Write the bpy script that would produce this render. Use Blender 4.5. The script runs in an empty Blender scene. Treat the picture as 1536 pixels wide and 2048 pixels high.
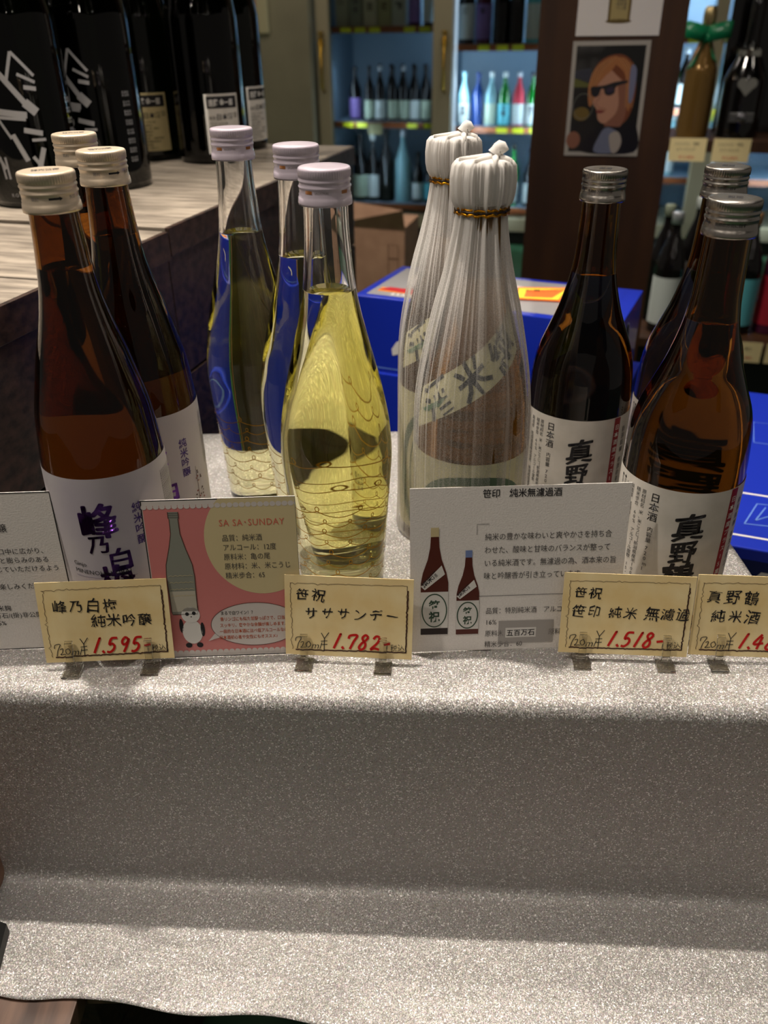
import bpy, bmesh, math, random
from mathutils import Vector, Matrix, noise

# ------------------------------------------------------------------ camera
sc = bpy.context.scene
COL = sc.collection
FPX, PITCH, CAMH, ROLL = 1650.0, 30.7, 0.362, -0.72
cd = bpy.data.cameras.new('camera')
cam = bpy.data.objects.new('camera', cd)
COL.objects.link(cam)
sc.camera = cam
cd.sensor_fit = 'VERTICAL'
cd.sensor_height = 24.0
cd.lens = FPX / 2048 * 24.0
cd.clip_start = 0.02
cam.matrix_world = (Matrix.Translation((0, 0, CAMH)) @ Matrix.Rotation(math.radians(90 - PITCH), 4, 'X')
                    @ Matrix.Rotation(math.radians(-ROLL * -1.0), 4, 'Z'))
cd.dof.use_dof = True
cd.dof.focus_distance = 0.53
cd.dof.aperture_fstop = 5.6

# ------------------------------------------------------------------ render look, world
sc.view_settings.view_transform = 'Standard'
sc.view_settings.look = 'None'
sc.view_settings.exposure = 1.05
sc.view_settings.gamma = 1.0
sc.view_settings.use_curve_mapping = False
sc.cycles.max_bounces = 20
sc.cycles.transmission_bounces = 20
sc.cycles.glossy_bounces = 8
sc.cycles.diffuse_bounces = 3
sc.cycles.transparent_max_bounces = 24
sc.cycles.sample_clamp_indirect = 4.0
sc.cycles.blur_glossy = 0.3
w = bpy.data.worlds.new('world')
sc.world = w
w.use_nodes = True
w.node_tree.nodes['Background'].inputs[0].default_value = (1.0, 0.90, 0.78, 1)
w.node_tree.nodes['Background'].inputs[1].default_value = 0.04


def lamp(name, loc, target, power, col, radius, size=None, blend=0.4, kind='SPOT'):
    l = bpy.data.lights.new(name, kind)
    l.energy = power
    l.color = col
    l.shadow_soft_size = radius
    if kind == 'SPOT':
        l.spot_size = math.radians(size)
        l.spot_blend = blend
    o = bpy.data.objects.new(name, l)
    COL.objects.link(o)
    o.location = loc
    d = Vector(target) - Vector(loc)
    o.rotation_euler = d.to_track_quat('-Z', 'Y').to_euler()
    return o


WARM = (1.0, 0.90, 0.79)
# ceiling downlights of the shop
lamp('key_downlight', (-0.18, 0.74, 1.62), (0.0, 0.42, 0.0), 50, WARM, 0.018, 62)
lamp('left_downlight', (-0.85, 0.20, 1.62), (0.02, 0.60, 0.12), 21, WARM, 0.025, 32, 0.6)
lamp('crate_downlight', (-0.75, 1.15, 1.62), (-0.45, 0.9, 0.19), 17, WARM, 0.02, 60)
lamp('aisle_downlight', (-0.1, 1.7, 1.62), (-0.03, 2.6, -0.3), 45, WARM, 0.03, 70)
lamp('box_downlight', (0.35, 1.0, 1.62), (0.15, 1.05, 0.0), 13, WARM, 0.02, 60)
for i, (x, y) in enumerate([(-1.6, 0.2), (-1.2, -0.5), (-0.4, -1.0), (0.7, -0.7), (1.3, 0.1), (1.5, 1.2), (0.9, 2.2),
                            (-0.3, 2.6), (-1.5, 1.9), (0.1, -2.2), (-2.2, 3.2), (2.0, -1.6), (-0.9, 3.9), (0.6, 3.9), (-1.7, 4.3),
                            (-0.5, 4.6), (0.7, 4.7), (-0.9, 0.9), (-1.1, -1.8), (1.4, -2.4),
                            (-1.0, 0.35), (-0.55, 0.15), (-0.1, -0.15), (0.35, -0.3), (-1.4, -0.15), (-0.75, -0.45), (-1.9, -0.9), (0.2, -1.3),
                            (-0.65, -1.5), (0.9, 0.6), (-1.25, 0.75), (0.55, 0.2)]):
    lamp('room_lamp', (x, y, 1.60), (x, y, 0), 0.9 if y < 2 else 4.0, WARM, 0.02, kind='POINT')

# ------------------------------------------------------------------ helpers
rnd = random.Random(4)


def s2l(c):
    c = c / 255.0
    return c / 12.92 if c <= 0.04045 else ((c + 0.055) / 1.055) ** 2.4


def rgb(r, g, b):
    return (s2l(r), s2l(g), s2l(b), 1.0)


MATS = {}


def mat(name, color=(0.5, 0.5, 0.5, 1), rough=0.5, metal=0.0, trans=0.0, ior=1.5, emit=None, strength=0.0,
        coat=0.0, spec=0.5, sss=0.0):
    if name in MATS:
        return MATS[name]
    m = bpy.data.materials.new(name)
    m.use_nodes = True
    p = m.node_tree.nodes['Principled BSDF']
    p.inputs['Base Color'].default_value = color
    p.inputs['Roughness'].default_value = rough
    p.inputs['Metallic'].default_value = metal
    p.inputs['Transmission Weight'].default_value = trans
    p.inputs['IOR'].default_value = ior
    p.inputs['Specular IOR Level'].default_value = spec
    p.inputs['Coat Weight'].default_value = coat
    if emit:
        p.inputs['Emission Color'].default_value = emit
        p.inputs['Emission Strength'].default_value = strength
    MATS[name] = m
    return m


def nodes(m):
    return m.node_tree.nodes, m.node_tree.links, m.node_tree.nodes['Principled BSDF']


def noisy(name, c1, c2, scale=8, rough=0.6, stretch=(1, 1, 1), bump=0.0, detail=6, coat=0.0, metal=0.0, lo=0.35, hi=0.65):
    if name in MATS:
        return MATS[name]
    m = mat(name, c1, rough, metal, coat=coat)
    N, L, p = nodes(m)
    tc = N.new('ShaderNodeTexCoord')
    mp = N.new('ShaderNodeMapping')
    mp.inputs['Scale'].default_value = stretch
    nz = N.new('ShaderNodeTexNoise')
    nz.inputs['Scale'].default_value = scale
    nz.inputs['Detail'].default_value = detail
    cr = N.new('ShaderNodeValToRGB')
    cr.color_ramp.elements[0].position = lo
    cr.color_ramp.elements[1].position = hi
    cr.color_ramp.elements[0].color = c1
    cr.color_ramp.elements[1].color = c2
    L.new(tc.outputs['Object'], mp.inputs[0])
    L.new(mp.outputs[0], nz.inputs['Vector'])
    L.new(nz.outputs['Fac'], cr.inputs[0])
    L.new(cr.outputs[0], p.inputs['Base Color'])
    if bump:
        b = N.new('ShaderNodeBump')
        b.inputs['Strength'].default_value = bump
        b.inputs['Distance'].default_value = 0.001
        L.new(nz.outputs['Fac'], b.inputs['Height'])
        L.new(b.outputs[0], p.inputs['Normal'])
    return m


def mesh_obj(name, vs, fs, m, parent=None, smooth=False, recalc=False):
    me = bpy.data.meshes.new(name)
    me.from_pydata([tuple(v) for v in vs], [], fs)
    if recalc:
        bm = bmesh.new()
        bm.from_mesh(me)
        bmesh.ops.recalc_face_normals(bm, faces=bm.faces)
        bm.to_mesh(me)
        bm.free()
    if smooth:
        for p in me.polygons:
            p.use_smooth = True
    for mm in (m if isinstance(m, (list, tuple)) else [m]):
        me.materials.append(mm)
    o = bpy.data.objects.new(name, me)
    COL.objects.link(o)
    if parent:
        o.parent = parent
    return o


def tag(o, label=None, cat=None, group=None, kind=None):
    if label:
        o['label'] = label
    if cat:
        o['category'] = cat
    if group:
        o['group'] = group
    if kind:
        o['kind'] = kind
    return o


def thing(name, label, cat, loc=(0, 0, 0), rz=0.0, group=None, rx=0.0):
    o = bpy.data.objects.new(name, None)
    o.empty_display_size = 0.02
    COL.objects.link(o)
    o.location = loc
    o.rotation_euler = (rx, 0, rz)
    return tag(o, label, cat, group)


def copy_tree(o, parent=None):
    c = o.copy()
    COL.objects.link(c)
    c.parent = parent
    for ch in KIDS.get(o.name, []) if False else list(o.children):
        copy_tree(ch, c)
    return c


KIDS = {}


def boxvf(x0, y0, z0, x1, y1, z1):
    v = [(x0, y0, z0), (x1, y0, z0), (x1, y1, z0), (x0, y1, z0), (x0, y0, z1), (x1, y0, z1), (x1, y1, z1), (x0, y1, z1)]
    f = [(0, 3, 2, 1), (4, 5, 6, 7), (0, 1, 5, 4), (1, 2, 6, 5), (2, 3, 7, 6), (3, 0, 4, 7)]
    return v, f


def box(name, x0, y0, z0, x1, y1, z1, m, parent=None, bev=0.0):
    v, f = boxvf(x0, y0, z0, x1, y1, z1)
    o = mesh_obj(name, v, f, m, parent)
    if bev:
        bm = bmesh.new()
        bm.from_mesh(o.data)
        bmesh.ops.bevel(bm, geom=bm.edges[:], offset=bev, segments=2, profile=0.6, affect='EDGES')
        bm.to_mesh(o.data)
        bm.free()
    return o


def curve(pts, sub=4):
    """Catmull-Rom through (r, z) points"""
    out = []
    n = len(pts)
    for i in range(n - 1):
        p0 = pts[max(i - 1, 0)]
        p1 = pts[i]
        p2 = pts[i + 1]
        p3 = pts[min(i + 2, n - 1)]
        for k in range(sub):
            t = k / sub
            q = []
            for a in (0, 1):
                q.append(0.5 * ((2 * p1[a]) + (-p0[a] + p2[a]) * t + (2 * p0[a] - 5 * p1[a] + 4 * p2[a] - p3[a]) * t * t
                                + (-p0[a] + 3 * p1[a] - 3 * p2[a] + p3[a]) * t ** 3))
            out.append((max(q[0], 0.0), q[1]))
    out.append(tuple(pts[-1]))
    return out


def lathe(name, prof, m, parent=None, seg=64, smooth=True, mod=None, flip=False):
    vs, fs, rings = [], [], []
    for i, (r, z) in enumerate(prof):
        if r < 1e-6:
            rings.append([len(vs)])
            vs.append((0, 0, z))
        else:
            ids = []
            for k in range(seg):
                a = 2 * math.pi * k / seg
                rr = r + (mod(i, a, r, z) if mod else 0)
                ids.append(len(vs))
                vs.append((rr * math.sin(a), -rr * math.cos(a), z))
            rings.append(ids)
    for a, b in zip(rings[:-1], rings[1:]):
        if len(a) == 1 and len(b) == 1:
            continue
        for k in range(seg):
            k2 = (k + 1) % seg
            if len(a) == 1:
                f = (a[0], b[k2], b[k])
            elif len(b) == 1:
                f = (a[k], a[k2], b[0])
            else:
                f = (a[k], a[k2], b[k2], b[k])
            fs.append(f[::-1] if flip else f)
    return mesh_obj(name, vs, fs, m, parent, smooth)


def tube(name, pts, r, m, parent=None, seg=8, closed=False):
    vs, fs = [], []
    n = len(pts)
    P = [Vector(p) for p in pts]
    for i in range(n):
        t = (P[(i + 1) % n] - P[i - 1]) if closed else (P[min(i + 1, n - 1)] - P[max(i - 1, 0)])
        t.normalize()
        a = t.orthogonal().normalized() if abs(t.z) > 0.9 else t.cross(Vector((0, 0, 1))).normalized()
        b = t.cross(a)
        rr = r(i / (n - 1)) if callable(r) else r
        for k in range(seg):
            g = 2 * math.pi * k / seg
            vs.append(P[i] + a * math.cos(g) * rr + b * math.sin(g) * rr)
    for i in range(n if closed else n - 1):
        for k in range(seg):
            j = (i + 1) % n
            fs.append((i * seg + k, i * seg + (k + 1) % seg, j * seg + (k + 1) % seg, j * seg + k))
    if not closed:
        fs.append(tuple(range(seg))[::-1])
        fs.append(tuple(range((n - 1) * seg, n * seg)))
    return mesh_obj(name, vs, fs, m, parent, True, recalc=True)


# ------------------------------------------------------------------ lettering and flat print
_tc = {}
_cu = bpy.data.curves.new('lettering', 'FONT')
_co = bpy.data.objects.new('lettering', _cu)
COL.objects.link(_co)


def glyphs(s, bold=0.0, res=2, align='LEFT', line=1.0, space=1.0):
    key = (s, round(bold, 4), res, align, line, space)
    if key in _tc:
        return _tc[key]
    _cu.body = s
    _cu.size = 1.0
    _cu.offset = bold
    _cu.resolution_u = res
    _cu.align_x = align
    _cu.space_line = line
    _cu.space_character = space
    bpy.context.view_layer.update()
    dg = bpy.context.evaluated_depsgraph_get()
    me = bpy.data.meshes.new_from_object(_co.evaluated_get(dg))
    vs = [(v.co.x, v.co.y) for v in me.vertices]
    fs = [tuple(p.vertices) for p in me.polygons]
    bpy.data.meshes.remove(me)
    _tc[key] = (vs, fs)
    return _tc[key]


class Art:
    """flat print: polygons gathered per ink, laid on a surface by a mapping"""

    def __init__(self):
        self.b = {}

    def put(self, vs, fs, m, layer=1):
        k = (m.name, layer)
        V, F = self.b.setdefault(k, ([], []))
        o = len(V)
        V.extend(vs)
        F.extend([tuple(i + o for i in f) for f in fs])

    def text(self, s, x, y, size, m, layer=2, bold=0.0, res=2, align='LEFT', shear=0.0, rot=0.0, wx=1.0, line=1.0,
             space=1.0, jit=0.0, wob=0.0):
        ca, sa = math.cos(rot), math.sin(rot)

        def place(vs, ox, oy, r2=0.0, k=1.0):
            c2, s2 = math.cos(r2), math.sin(r2)
            out = []
            for (a, b) in vs:
                a2, b2 = (a - 0.5) * k, (b - 0.4) * k
                a2, b2 = a2 * c2 - b2 * s2 + 0.5, a2 * s2 + b2 * c2 + 0.4
                if wob:
                    q = Vector((a2 * 3.1 + ox * 977, b2 * 3.1 + oy * 331, len(s)))
                    a2 += wob * noise.noise(q)
                    b2 += wob * noise.noise(q + Vector((9, 5, 2)))
                a2 = (a2 + shear * b2) * size * wx + ox
                b2 = b2 * size + oy
                out.append((x + a2 * ca - b2 * sa, y + a2 * sa + b2 * ca))
            return out
        if jit or wob:
            px = 0.0
            r = random.Random(s)
            for ch in s:
                half = ord(ch) < 256
                adv = (0.62 if half else 1.0) * space
                if ch != ' ' and ch != '　':
                    vs, fs = glyphs(ch, bold, res)
                    self.put(place(vs, px, r.uniform(-jit, jit) * size * 0.5, r.uniform(-jit, jit), 1 + r.uniform(-jit, jit)),
                             fs, m, layer)
                else:
                    adv *= 0.6
                px += adv * size * wx
        else:
            vs, fs = glyphs(s, bold, res, align, line, space)
            self.put(place(vs, 0, 0), fs, m, layer)

    def column(self, s, x, y, size, m, layer=2, bold=0.0, pitch=1.0, wx=1.0, wob=0.0, slant=0.0, heavy=0.0):
        if heavy:
            for k in range(6):
                g = k * math.pi / 3
                self.column(s, x + heavy * size * math.cos(g), y + heavy * size * math.sin(g) * 0.7, size, m, layer, 0.0, pitch, wx, wob, slant)
            return
        yy = y
        for i, ch in enumerate(s):
            if ch != ' ':
                vs, fs = glyphs(ch, bold, 2)
                half = 0.31 if ord(ch) < 256 else 0.5
                out = []
                for a, b in vs:
                    a2, b2 = a - half, b - 0.38
                    if ch in 'ー～-':
                        a2, b2 = b2, -a2
                    if wob:
                        q = Vector((a2 * 2.7 + i * 7, b2 * 2.7, i * 3.3))
                        a2 += wob * noise.noise(q)
                        b2 += wob * noise.noise(q + Vector((4, 8, 1)))
                    b2 += slant * a2
                    out.append((x + a2 * size * wx, yy + b2 * size))
                self.put(out, fs, m, layer)
                yy -= size * pitch
            else:
                yy -= size * pitch * 0.5

    def rect(self, x0, y0, x1, y1, m, layer=1):
        self.put([(x0, y0), (x1, y0), (x1, y1), (x0, y1)], [(0, 1, 2, 3)], m, layer)

    def blob(self, P, m, layer=1, sub=5):
        n = len(P)
        o_ = []
        for i in range(n):
            p0, p1, p2, p3 = P[i - 1], P[i], P[(i + 1) % n], P[(i + 2) % n]
            for k in range(sub):
                t = k / sub
                o_.append(tuple(0.5 * ((2 * p1[c]) + (-p0[c] + p2[c]) * t + (2 * p0[c] - 5 * p1[c] + 4 * p2[c] - p3[c]) * t * t
                                       + (-p0[c] + 3 * p1[c] - 3 * p2[c] + p3[c]) * t ** 3) for c in (0, 1)))
        self.poly(o_, m, layer)

    def poly(self, pts, m, layer=1):
        self.put(list(pts), [tuple(range(len(pts)))], m, layer)

    def disc(self, x, y, rx, ry, m, layer=1, n=32, a0=0.0, a1=2 * math.pi, rot=0.0):
        cr, sr = math.cos(rot), math.sin(rot)
        pts = []
        for k in range(n):
            a = a0 + (a1 - a0) * k / n
            px, py = rx * math.cos(a), ry * math.sin(a)
            pts.append((x + px * cr - py * sr, y + px * sr + py * cr))
        self.poly(pts, m, layer)

    def stroke(self, pts, wd, m, layer=2):
        vs, fs = [], []
        n = len(pts)
        for i in range(n):
            a = Vector(pts[max(i - 1, 0)])
            b = Vector(pts[min(i + 1, n - 1)])
            d = (b - a)
            if d.length < 1e-9:
                d = Vector((1, 0))
            d.normalize()
            nn = Vector((-d.y, d.x))
            ww = (wd(i / (n - 1)) if callable(wd) else wd) / 2
            p = Vector(pts[i])
            vs += [tuple(p + nn * ww), tuple(p - nn * ww)]
        for i in range(n - 1):
            fs.append((2 * i, 2 * i + 1, 2 * i + 3, 2 * i + 2))
        self.put(vs, fs, m, layer)

    def ring(self, x, y, rx, ry, wd, m, layer=2, n=40):
        self.stroke([(x + rx * math.cos(2 * math.pi * k / n), y + ry * math.sin(2 * math.pi * k / n)) for k in range(n + 1)],
                    wd, m, layer)

    def emit(self, mp, parent, names=None, step=0.0, ystep=0.0, clip=None):
        out = []
        for (mn, layer), (V, F) in sorted(self.b.items(), key=lambda q: q[0][1]):
            bm = bmesh.new()
            bv = [bm.verts.new((a, b, 0)) for a, b in V]
            for f in F:
                try:
                    bm.faces.new([bv[i] for i in f])
                except ValueError:
                    pass
            for f in bm.faces:
                f.normal_update()
            bmesh.ops.triangulate(bm, faces=bm.faces[:])
            if clip:
                for co, no in (((clip[0], 0, 0), (-1, 0, 0)), ((clip[2], 0, 0), (1, 0, 0)), ((0, clip[1], 0), (0, -1, 0)),
                               ((0, clip[3], 0), (0, 1, 0))):
                    bmesh.ops.bisect_plane(bm, geom=bm.verts[:] + bm.edges[:] + bm.faces[:], plane_co=co, plane_no=no,
                                           clear_outer=True)
            for st, ax in ((step, 0), (ystep, 1)):
                if st and bm.verts:
                    lo = min(v.co[ax] for v in bm.verts)
                    hi = max(v.co[ax] for v in bm.verts)
                    k = math.ceil(lo / st)
                    while k * st < hi:
                        co = [0, 0, 0]
                        no = [0, 0, 0]
                        co[ax] = k * st
                        no[ax] = 1
                        bmesh.ops.bisect_plane(bm, geom=bm.verts[:] + bm.edges[:] + bm.faces[:], plane_co=co, plane_no=no)
                        k += 1
            if not bm.faces:
                bm.free()
                continue
            for v in bm.verts:
                v.co = mp(v.co.x, v.co.y, layer)
            for f in bm.faces:
                f.smooth = True
            nm = (names or {}).get(mn, 'printed_lettering')
            me = bpy.data.meshes.new(nm)
            bm.to_mesh(me)
            bm.free()
            me.materials.append(MATS[mn])
            o = bpy.data.objects.new(nm, me)
            COL.objects.link(o)
            o.parent = parent
            out.append(o)
        return out


def flat(x, y, layer):
    return Vector((x, -0.00008 * layer - 0.0001, y))


# ------------------------------------------------------------------ materials
INK = mat('black_ink', rgb(22, 20, 24), 0.6)
GREY = mat('grey_ink', rgb(70, 66, 64), 0.6)
RED = mat('red_marker', rgb(205, 22, 18), 0.45)
BROWN = mat('brown_ink', rgb(70, 38, 22), 0.6)
PURPLE = mat('purple_ink', rgb(70, 40, 120), 0.5)
FOIL = noisy('purple_foil', rgb(46, 12, 66), rgb(150, 90, 210), 45, 0.28, metal=0.85, lo=0.4, hi=0.6)
GOLD = mat('gold_print', rgb(176, 128, 30), 0.35, 0.6)
DGREEN = mat('dark_green_ink', rgb(52, 78, 58), 0.6)
WHITEINK = mat('white_ink', rgb(225, 222, 216), 0.6)
PAPER = noisy('matt_paper', rgb(232, 226, 220), rgb(240, 235, 229), 900, 0.85, bump=0.25)
GREYPAPER = mat('grey_paper', rgb(170, 165, 160), 0.8)
PARCH = noisy('parchment_card', rgb(236, 208, 146), rgb(246, 226, 174), 40, 0.75, bump=0.05)
PARCHEDGE = mat('parchment_edge', rgb(232, 214, 160), 0.8)
PINK = mat('pink_print', rgb(212, 128, 124), 0.5, coat=0.3)
BEIGE = mat('beige_print', rgb(212, 196, 150), 0.5, coat=0.3)
PALE = mat('pale_print', rgb(214, 206, 200), 0.5, coat=0.3)
BOTGREY = mat('grey_bottle_print', rgb(140, 142, 130), 0.5, coat=0.3)
BOTPALE = mat('pale_bottle_print', rgb(190, 184, 166), 0.5, coat=0.3)
ORANGEINK = mat('orange_ink', rgb(186, 84, 44), 0.6)
SALMON = mat('salmon_ink', rgb(214, 104, 84), 0.6)
AMBERPRINT = mat('amber_bottle_print', rgb(86, 32, 18), 0.5)
DARKPRINT = mat('dark_bottle_print', rgb(34, 16, 10), 0.5)
BLUEPRINT = mat('blue_cap_print', rgb(120, 140, 190), 0.5)
LABELW = noisy('white_label_paper', rgb(205, 200, 190), rgb(218, 213, 204), 60, 0.5)
CREAM = noisy('cream_label_paper', rgb(206, 200, 160), rgb(222, 216, 178), 120, 0.7)
LABEL2 = mat('warm_grey_text', rgb(120, 112, 108), 0.6)  # warm grey ink of the small cap lettering
CRIMSON = mat('crimson_ink', rgb(150, 14, 28), 0.5)
LILAC = noisy('lilac_label', rgb(196, 188, 198), rgb(214, 208, 206), 12, 0.45)

CLEAR = mat('clear_glass', (1, 1, 1, 1), 0.0, trans=1.0, ior=1.5)
AMBER = mat('amber_glass', (0.27, 0.122, 0.021, 1), 0.0, trans=1.0, ior=1.5)
AMBER2 = mat('olive_amber_glass', (0.40, 0.21, 0.04, 1), 0.0, trans=1.0, ior=1.5)
BLACKG = mat('black_green_glass', (0.0025, 0.0045, 0.0012, 1), 0.01, trans=1.0, ior=1.5)
ACRYL = mat('clear_acrylic', (0.85, 0.84, 0.80, 1), 0.02, trans=1.0, ior=1.49)


def liquid(name, level, tint, dens):
    m = mat(name, (1, 1, 1, 1), 0.0, trans=1.0, ior=0.907)
    N, L, p = nodes(m)
    tc = N.new('ShaderNodeTexCoord')
    sp = N.new('ShaderNodeSeparateXYZ')
    gt = N.new('ShaderNodeMath')
    gt.operation = 'GREATER_THAN'
    gt.inputs[1].default_value = level - 0.0004
    mr = N.new('ShaderNodeMapRange')
    mr.inputs['To Min'].default_value = 0.907
    mr.inputs['To Max'].default_value = 1.36
    L.new(tc.outputs['Object'], sp.inputs[0])
    L.new(sp.outputs['Z'], gt.inputs[0])
    L.new(gt.outputs[0], mr.inputs['Value'])
    L.new(mr.outputs[0], p.inputs['IOR'])
    va = N.new('ShaderNodeVolumeAbsorption')
    va.inputs['Color'].default_value = tint
    va.inputs['Density'].default_value = dens
    L.new(va.outputs[0], N['Material Output'].inputs['Volume'])
    return m


ALU = mat('brushed_aluminium', rgb(190, 184, 176), 0.27, 1.0)
ALUW = mat('warm_aluminium', rgb(236, 216, 190), 0.36, 0.6)
LAVCAP = mat('lavender_cap_enamel', rgb(196, 184, 196), 0.30, 0.0, coat=0.5)

# glitter sheet: tiny flakes, each with its own tint and tilt
GLIT = mat('silver_glitter', (0.5, 0.48, 0.46, 1), 0.5, 0.4)
N, L, p = nodes(GLIT)
tc = N.new('ShaderNodeTexCoord')
vo = N.new('ShaderNodeTexVoronoi')
vo.inputs['Scale'].default_value = 1700
L.new(tc.outputs['Object'], vo.inputs['Vector'])
vs_ = N.new('ShaderNodeVectorMath')
vs_.operation = 'SUBTRACT'
vs_.inputs[1].default_value = (0.5, 0.5, 0.5)
L.new(vo.outputs['Color'], vs_.inputs[0])
sc_ = N.new('ShaderNodeVectorMath')
sc_.operation = 'SCALE'
sc_.inputs['Scale'].default_value = 0.62
L.new(vs_.outputs[0], sc_.inputs[0])
ge = N.new('ShaderNodeNewGeometry')
ad = N.new('ShaderNodeVectorMath')
ad.operation = 'ADD'
L.new(ge.outputs['Normal'], ad.inputs[0])
L.new(sc_.outputs[0], ad.inputs[1])
no_ = N.new('ShaderNodeVectorMath')
no_.operation = 'NORMALIZE'
L.new(ad.outputs[0], no_.inputs[0])
L.new(no_.outputs[0], p.inputs['Normal'])
v2 = N.new('ShaderNodeTexVoronoi')
v2.inputs['Scale'].default_value = 1500
L.new(tc.outputs['Object'], v2.inputs['Vector'])
hs = N.new('ShaderNodeHueSaturation')
hs.inputs['Saturation'].default_value = 0.22
L.new(v2.outputs['Color'], hs.inputs['Color'])
mx = N.new('ShaderNodeMix')
mx.data_type = 'RGBA'
mx.inputs['Factor'].default_value = 0.32
mx.inputs['A'].default_value = (0.30, 0.27, 0.243, 1)
L.new(hs.outputs[0], mx.inputs['B'])
# sparkle painted in: a few flakes get a near-white base colour
wn = N.new('ShaderNodeTexVoronoi')
wn.inputs['Scale'].default_value = 1300
L.new(tc.outputs['Object'], wn.inputs['Vector'])
sx = N.new('ShaderNodeSeparateColor')
L.new(wn.outputs['Color'], sx.inputs[0])
gt = N.new('ShaderNodeMath')
gt.operation = 'GREATER_THAN'
gt.inputs[1].default_value = 0.93
L.new(sx.outputs[0], gt.inputs[0])
mx2 = N.new('ShaderNodeMix')
mx2.data_type = 'RGBA'
L.new(gt.outputs[0], mx2.inputs['Factor'])
L.new(mx.outputs['Result'], mx2.inputs['A'])
mx2.inputs['B'].default_value = (0.95, 0.93, 0.92, 1)
L.new(mx2.outputs['Result'], p.inputs['Base Color'])

WOODTOP = noisy('weathered_grey_wood', rgb(112, 102, 90), rgb(166, 154, 138), 22, 0.7, (0.8, 5, 5), bump=0.3, detail=10)
WOODSIDE = noisy('dark_stained_wood', rgb(26, 17, 13), rgb(70, 50, 41), 14, 0.45, (0.6, 6, 9), bump=0.4)
WOODTABLE = noisy('reddish_brown_wood', rgb(66, 46, 36), rgb(112, 82, 64), 12, 0.5, (7, 0.8, 4), bump=0.2)
PILLAR = noisy('dark_brown_panel', rgb(54, 30, 10), rgb(74, 44, 18), 5, 0.55, (4, 4, 0.6))
CARDBRD = noisy('brown_cardboard', rgb(164, 126, 100), rgb(178, 140, 112), 20, 0.8)
WALLM = noisy('beige_wall_paint', rgb(128, 122, 98), rgb(140, 134, 108), 3, 0.8)
FRAME = mat('beige_fridge_frame', rgb(150, 140, 112), 0.45)
BRASS = mat('brass', rgb(190, 150, 50), 0.25, 1.0)
BLUEBOX = mat('glossy_blue_card', rgb(24, 48, 176), 0.3, coat=0.4)
NAVY = mat('navy_card', rgb(14, 24, 84), 0.4)
BLACKM = mat('matt_black', rgb(14, 14, 14), 0.5)
SILVER = mat('silver_print', rgb(170, 170, 172), 0.4, 0.3)

# ------------------------------------------------------------------ setting: the room
A = math.radians(14.5)
UX, UY = math.cos(A), -math.sin(A)
NX, NY = math.sin(A), math.cos(A)
ROOMRZ = -A


def wpos(u, d, z=0.0):
    """room frame: u along the fridge wall, d away from the camera"""
    return (u * UX + d * NX, u * UY + d * NY, z)


FLOORZ = -0.87
green = noisy('green_floor', rgb(40, 84, 52), rgb(52, 98, 62), 3, 0.6)
o = box('floor', -4, -3, FLOORZ - 0.05, 4, 7, FLOORZ, green)
o.rotation_euler[2] = ROOMRZ
tag(o, kind='structure')
ceil = noisy('dark_ceiling', rgb(30, 28, 25), rgb(38, 35, 31), 3, 0.8)
o = box('ceiling', -4, -3, 1.70, 4, 7, 1.75, ceil)
o.rotation_euler[2] = ROOMRZ
tag(o, kind='structure')
o = box('wall_back', -4, 6.2, FLOORZ, 4, 6.25, 1.7, WALLM)
o.rotation_euler[2] = ROOMRZ
tag(o, kind='structure')
o = box('wall_left', -3.2, 5.33, FLOORZ, -1.80, 5.45, 1.7, WALLM)
o.rotation_euler[2] = ROOMRZ
tag(o, kind='structure')

# fire alarm on the wall
al = thing('fire_alarm', 'beige fire alarm plate with red round bell on wall left of fridge', 'alarm', wpos(-2.2, 5.328, 0.45), ROOMRZ)
box('back_plate', -0.16, -0.03, -0.14, 0.16, 0, 0.2, mat('beige_plastic', rgb(176, 168, 130), 0.5), al, 0.008)
lathe('bell', [(0, 0.03), (0.03, 0.03), (0.075, 0.022), (0.085, 0.0), (0.0, 0.0)], mat('red_enamel', rgb(170, 14, 18), 0.4), al, 32).rotation_euler = (math.pi / 2, 0, 0)
al.children[-1].location = (0.01, -0.03, 0.01)
o = lathe('bell_hub', [(0, 0.012), (0.012, 0.012), (0.014, 0), (0, 0)], BLACKM, al, 16)
o.rotation_euler = (math.pi / 2, 0, 0)
o.location = (0.01, -0.058, 0.01)

# ------------------------------------------------------------------ drinks fridge
FD = 5.4
LEDW = mat('fridge_light', (1, 1, 1, 1), 0.5, emit=(0.62, 0.80, 1.0, 1), strength=0.32)
LINER = mat('pale_blue_liner', rgb(120, 142, 158), 0.5)
SHELFR = mat('orange_brown_rail', rgb(120, 62, 20), 0.5)
TAGY = mat('yellow_price_strip', rgb(196, 200, 30), 0.5)
FGLASS = mat('fridge_glass', (0.93, 0.96, 0.97, 1), 0.0, trans=1.0, ior=1.02)
fr = thing('drinks_fridge', 'long beige framed drinks fridge with lit glass doors against back wall', 'fridge', wpos(0, FD, 0), ROOMRZ)
X0, PW = -1.78, 0.762
DOORS = [(-1.70, -1.07), (-0.955, -0.30), (-0.195, 0.46), (0.575, 1.22)]
box('back_panel', X0, 0.60, FLOORZ, 1.36, 0.62, 1.2, LINER, fr)
box('base', X0, 0.0, FLOORZ + 0.09, 1.36, 0.6, -0.705, FRAME, fr)
box('kick_plate', X0, 0.06, FLOORZ + 0.001, 1.36, 0.58, FLOORZ + 0.09, BLACKM, fr)
box('top_panel', X0, 0.0, 1.0, 1.36, 0.6, 1.2, FRAME, fr)
edges = [X0] + [x for d in DOORS for x in d] + [1.36]
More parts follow.
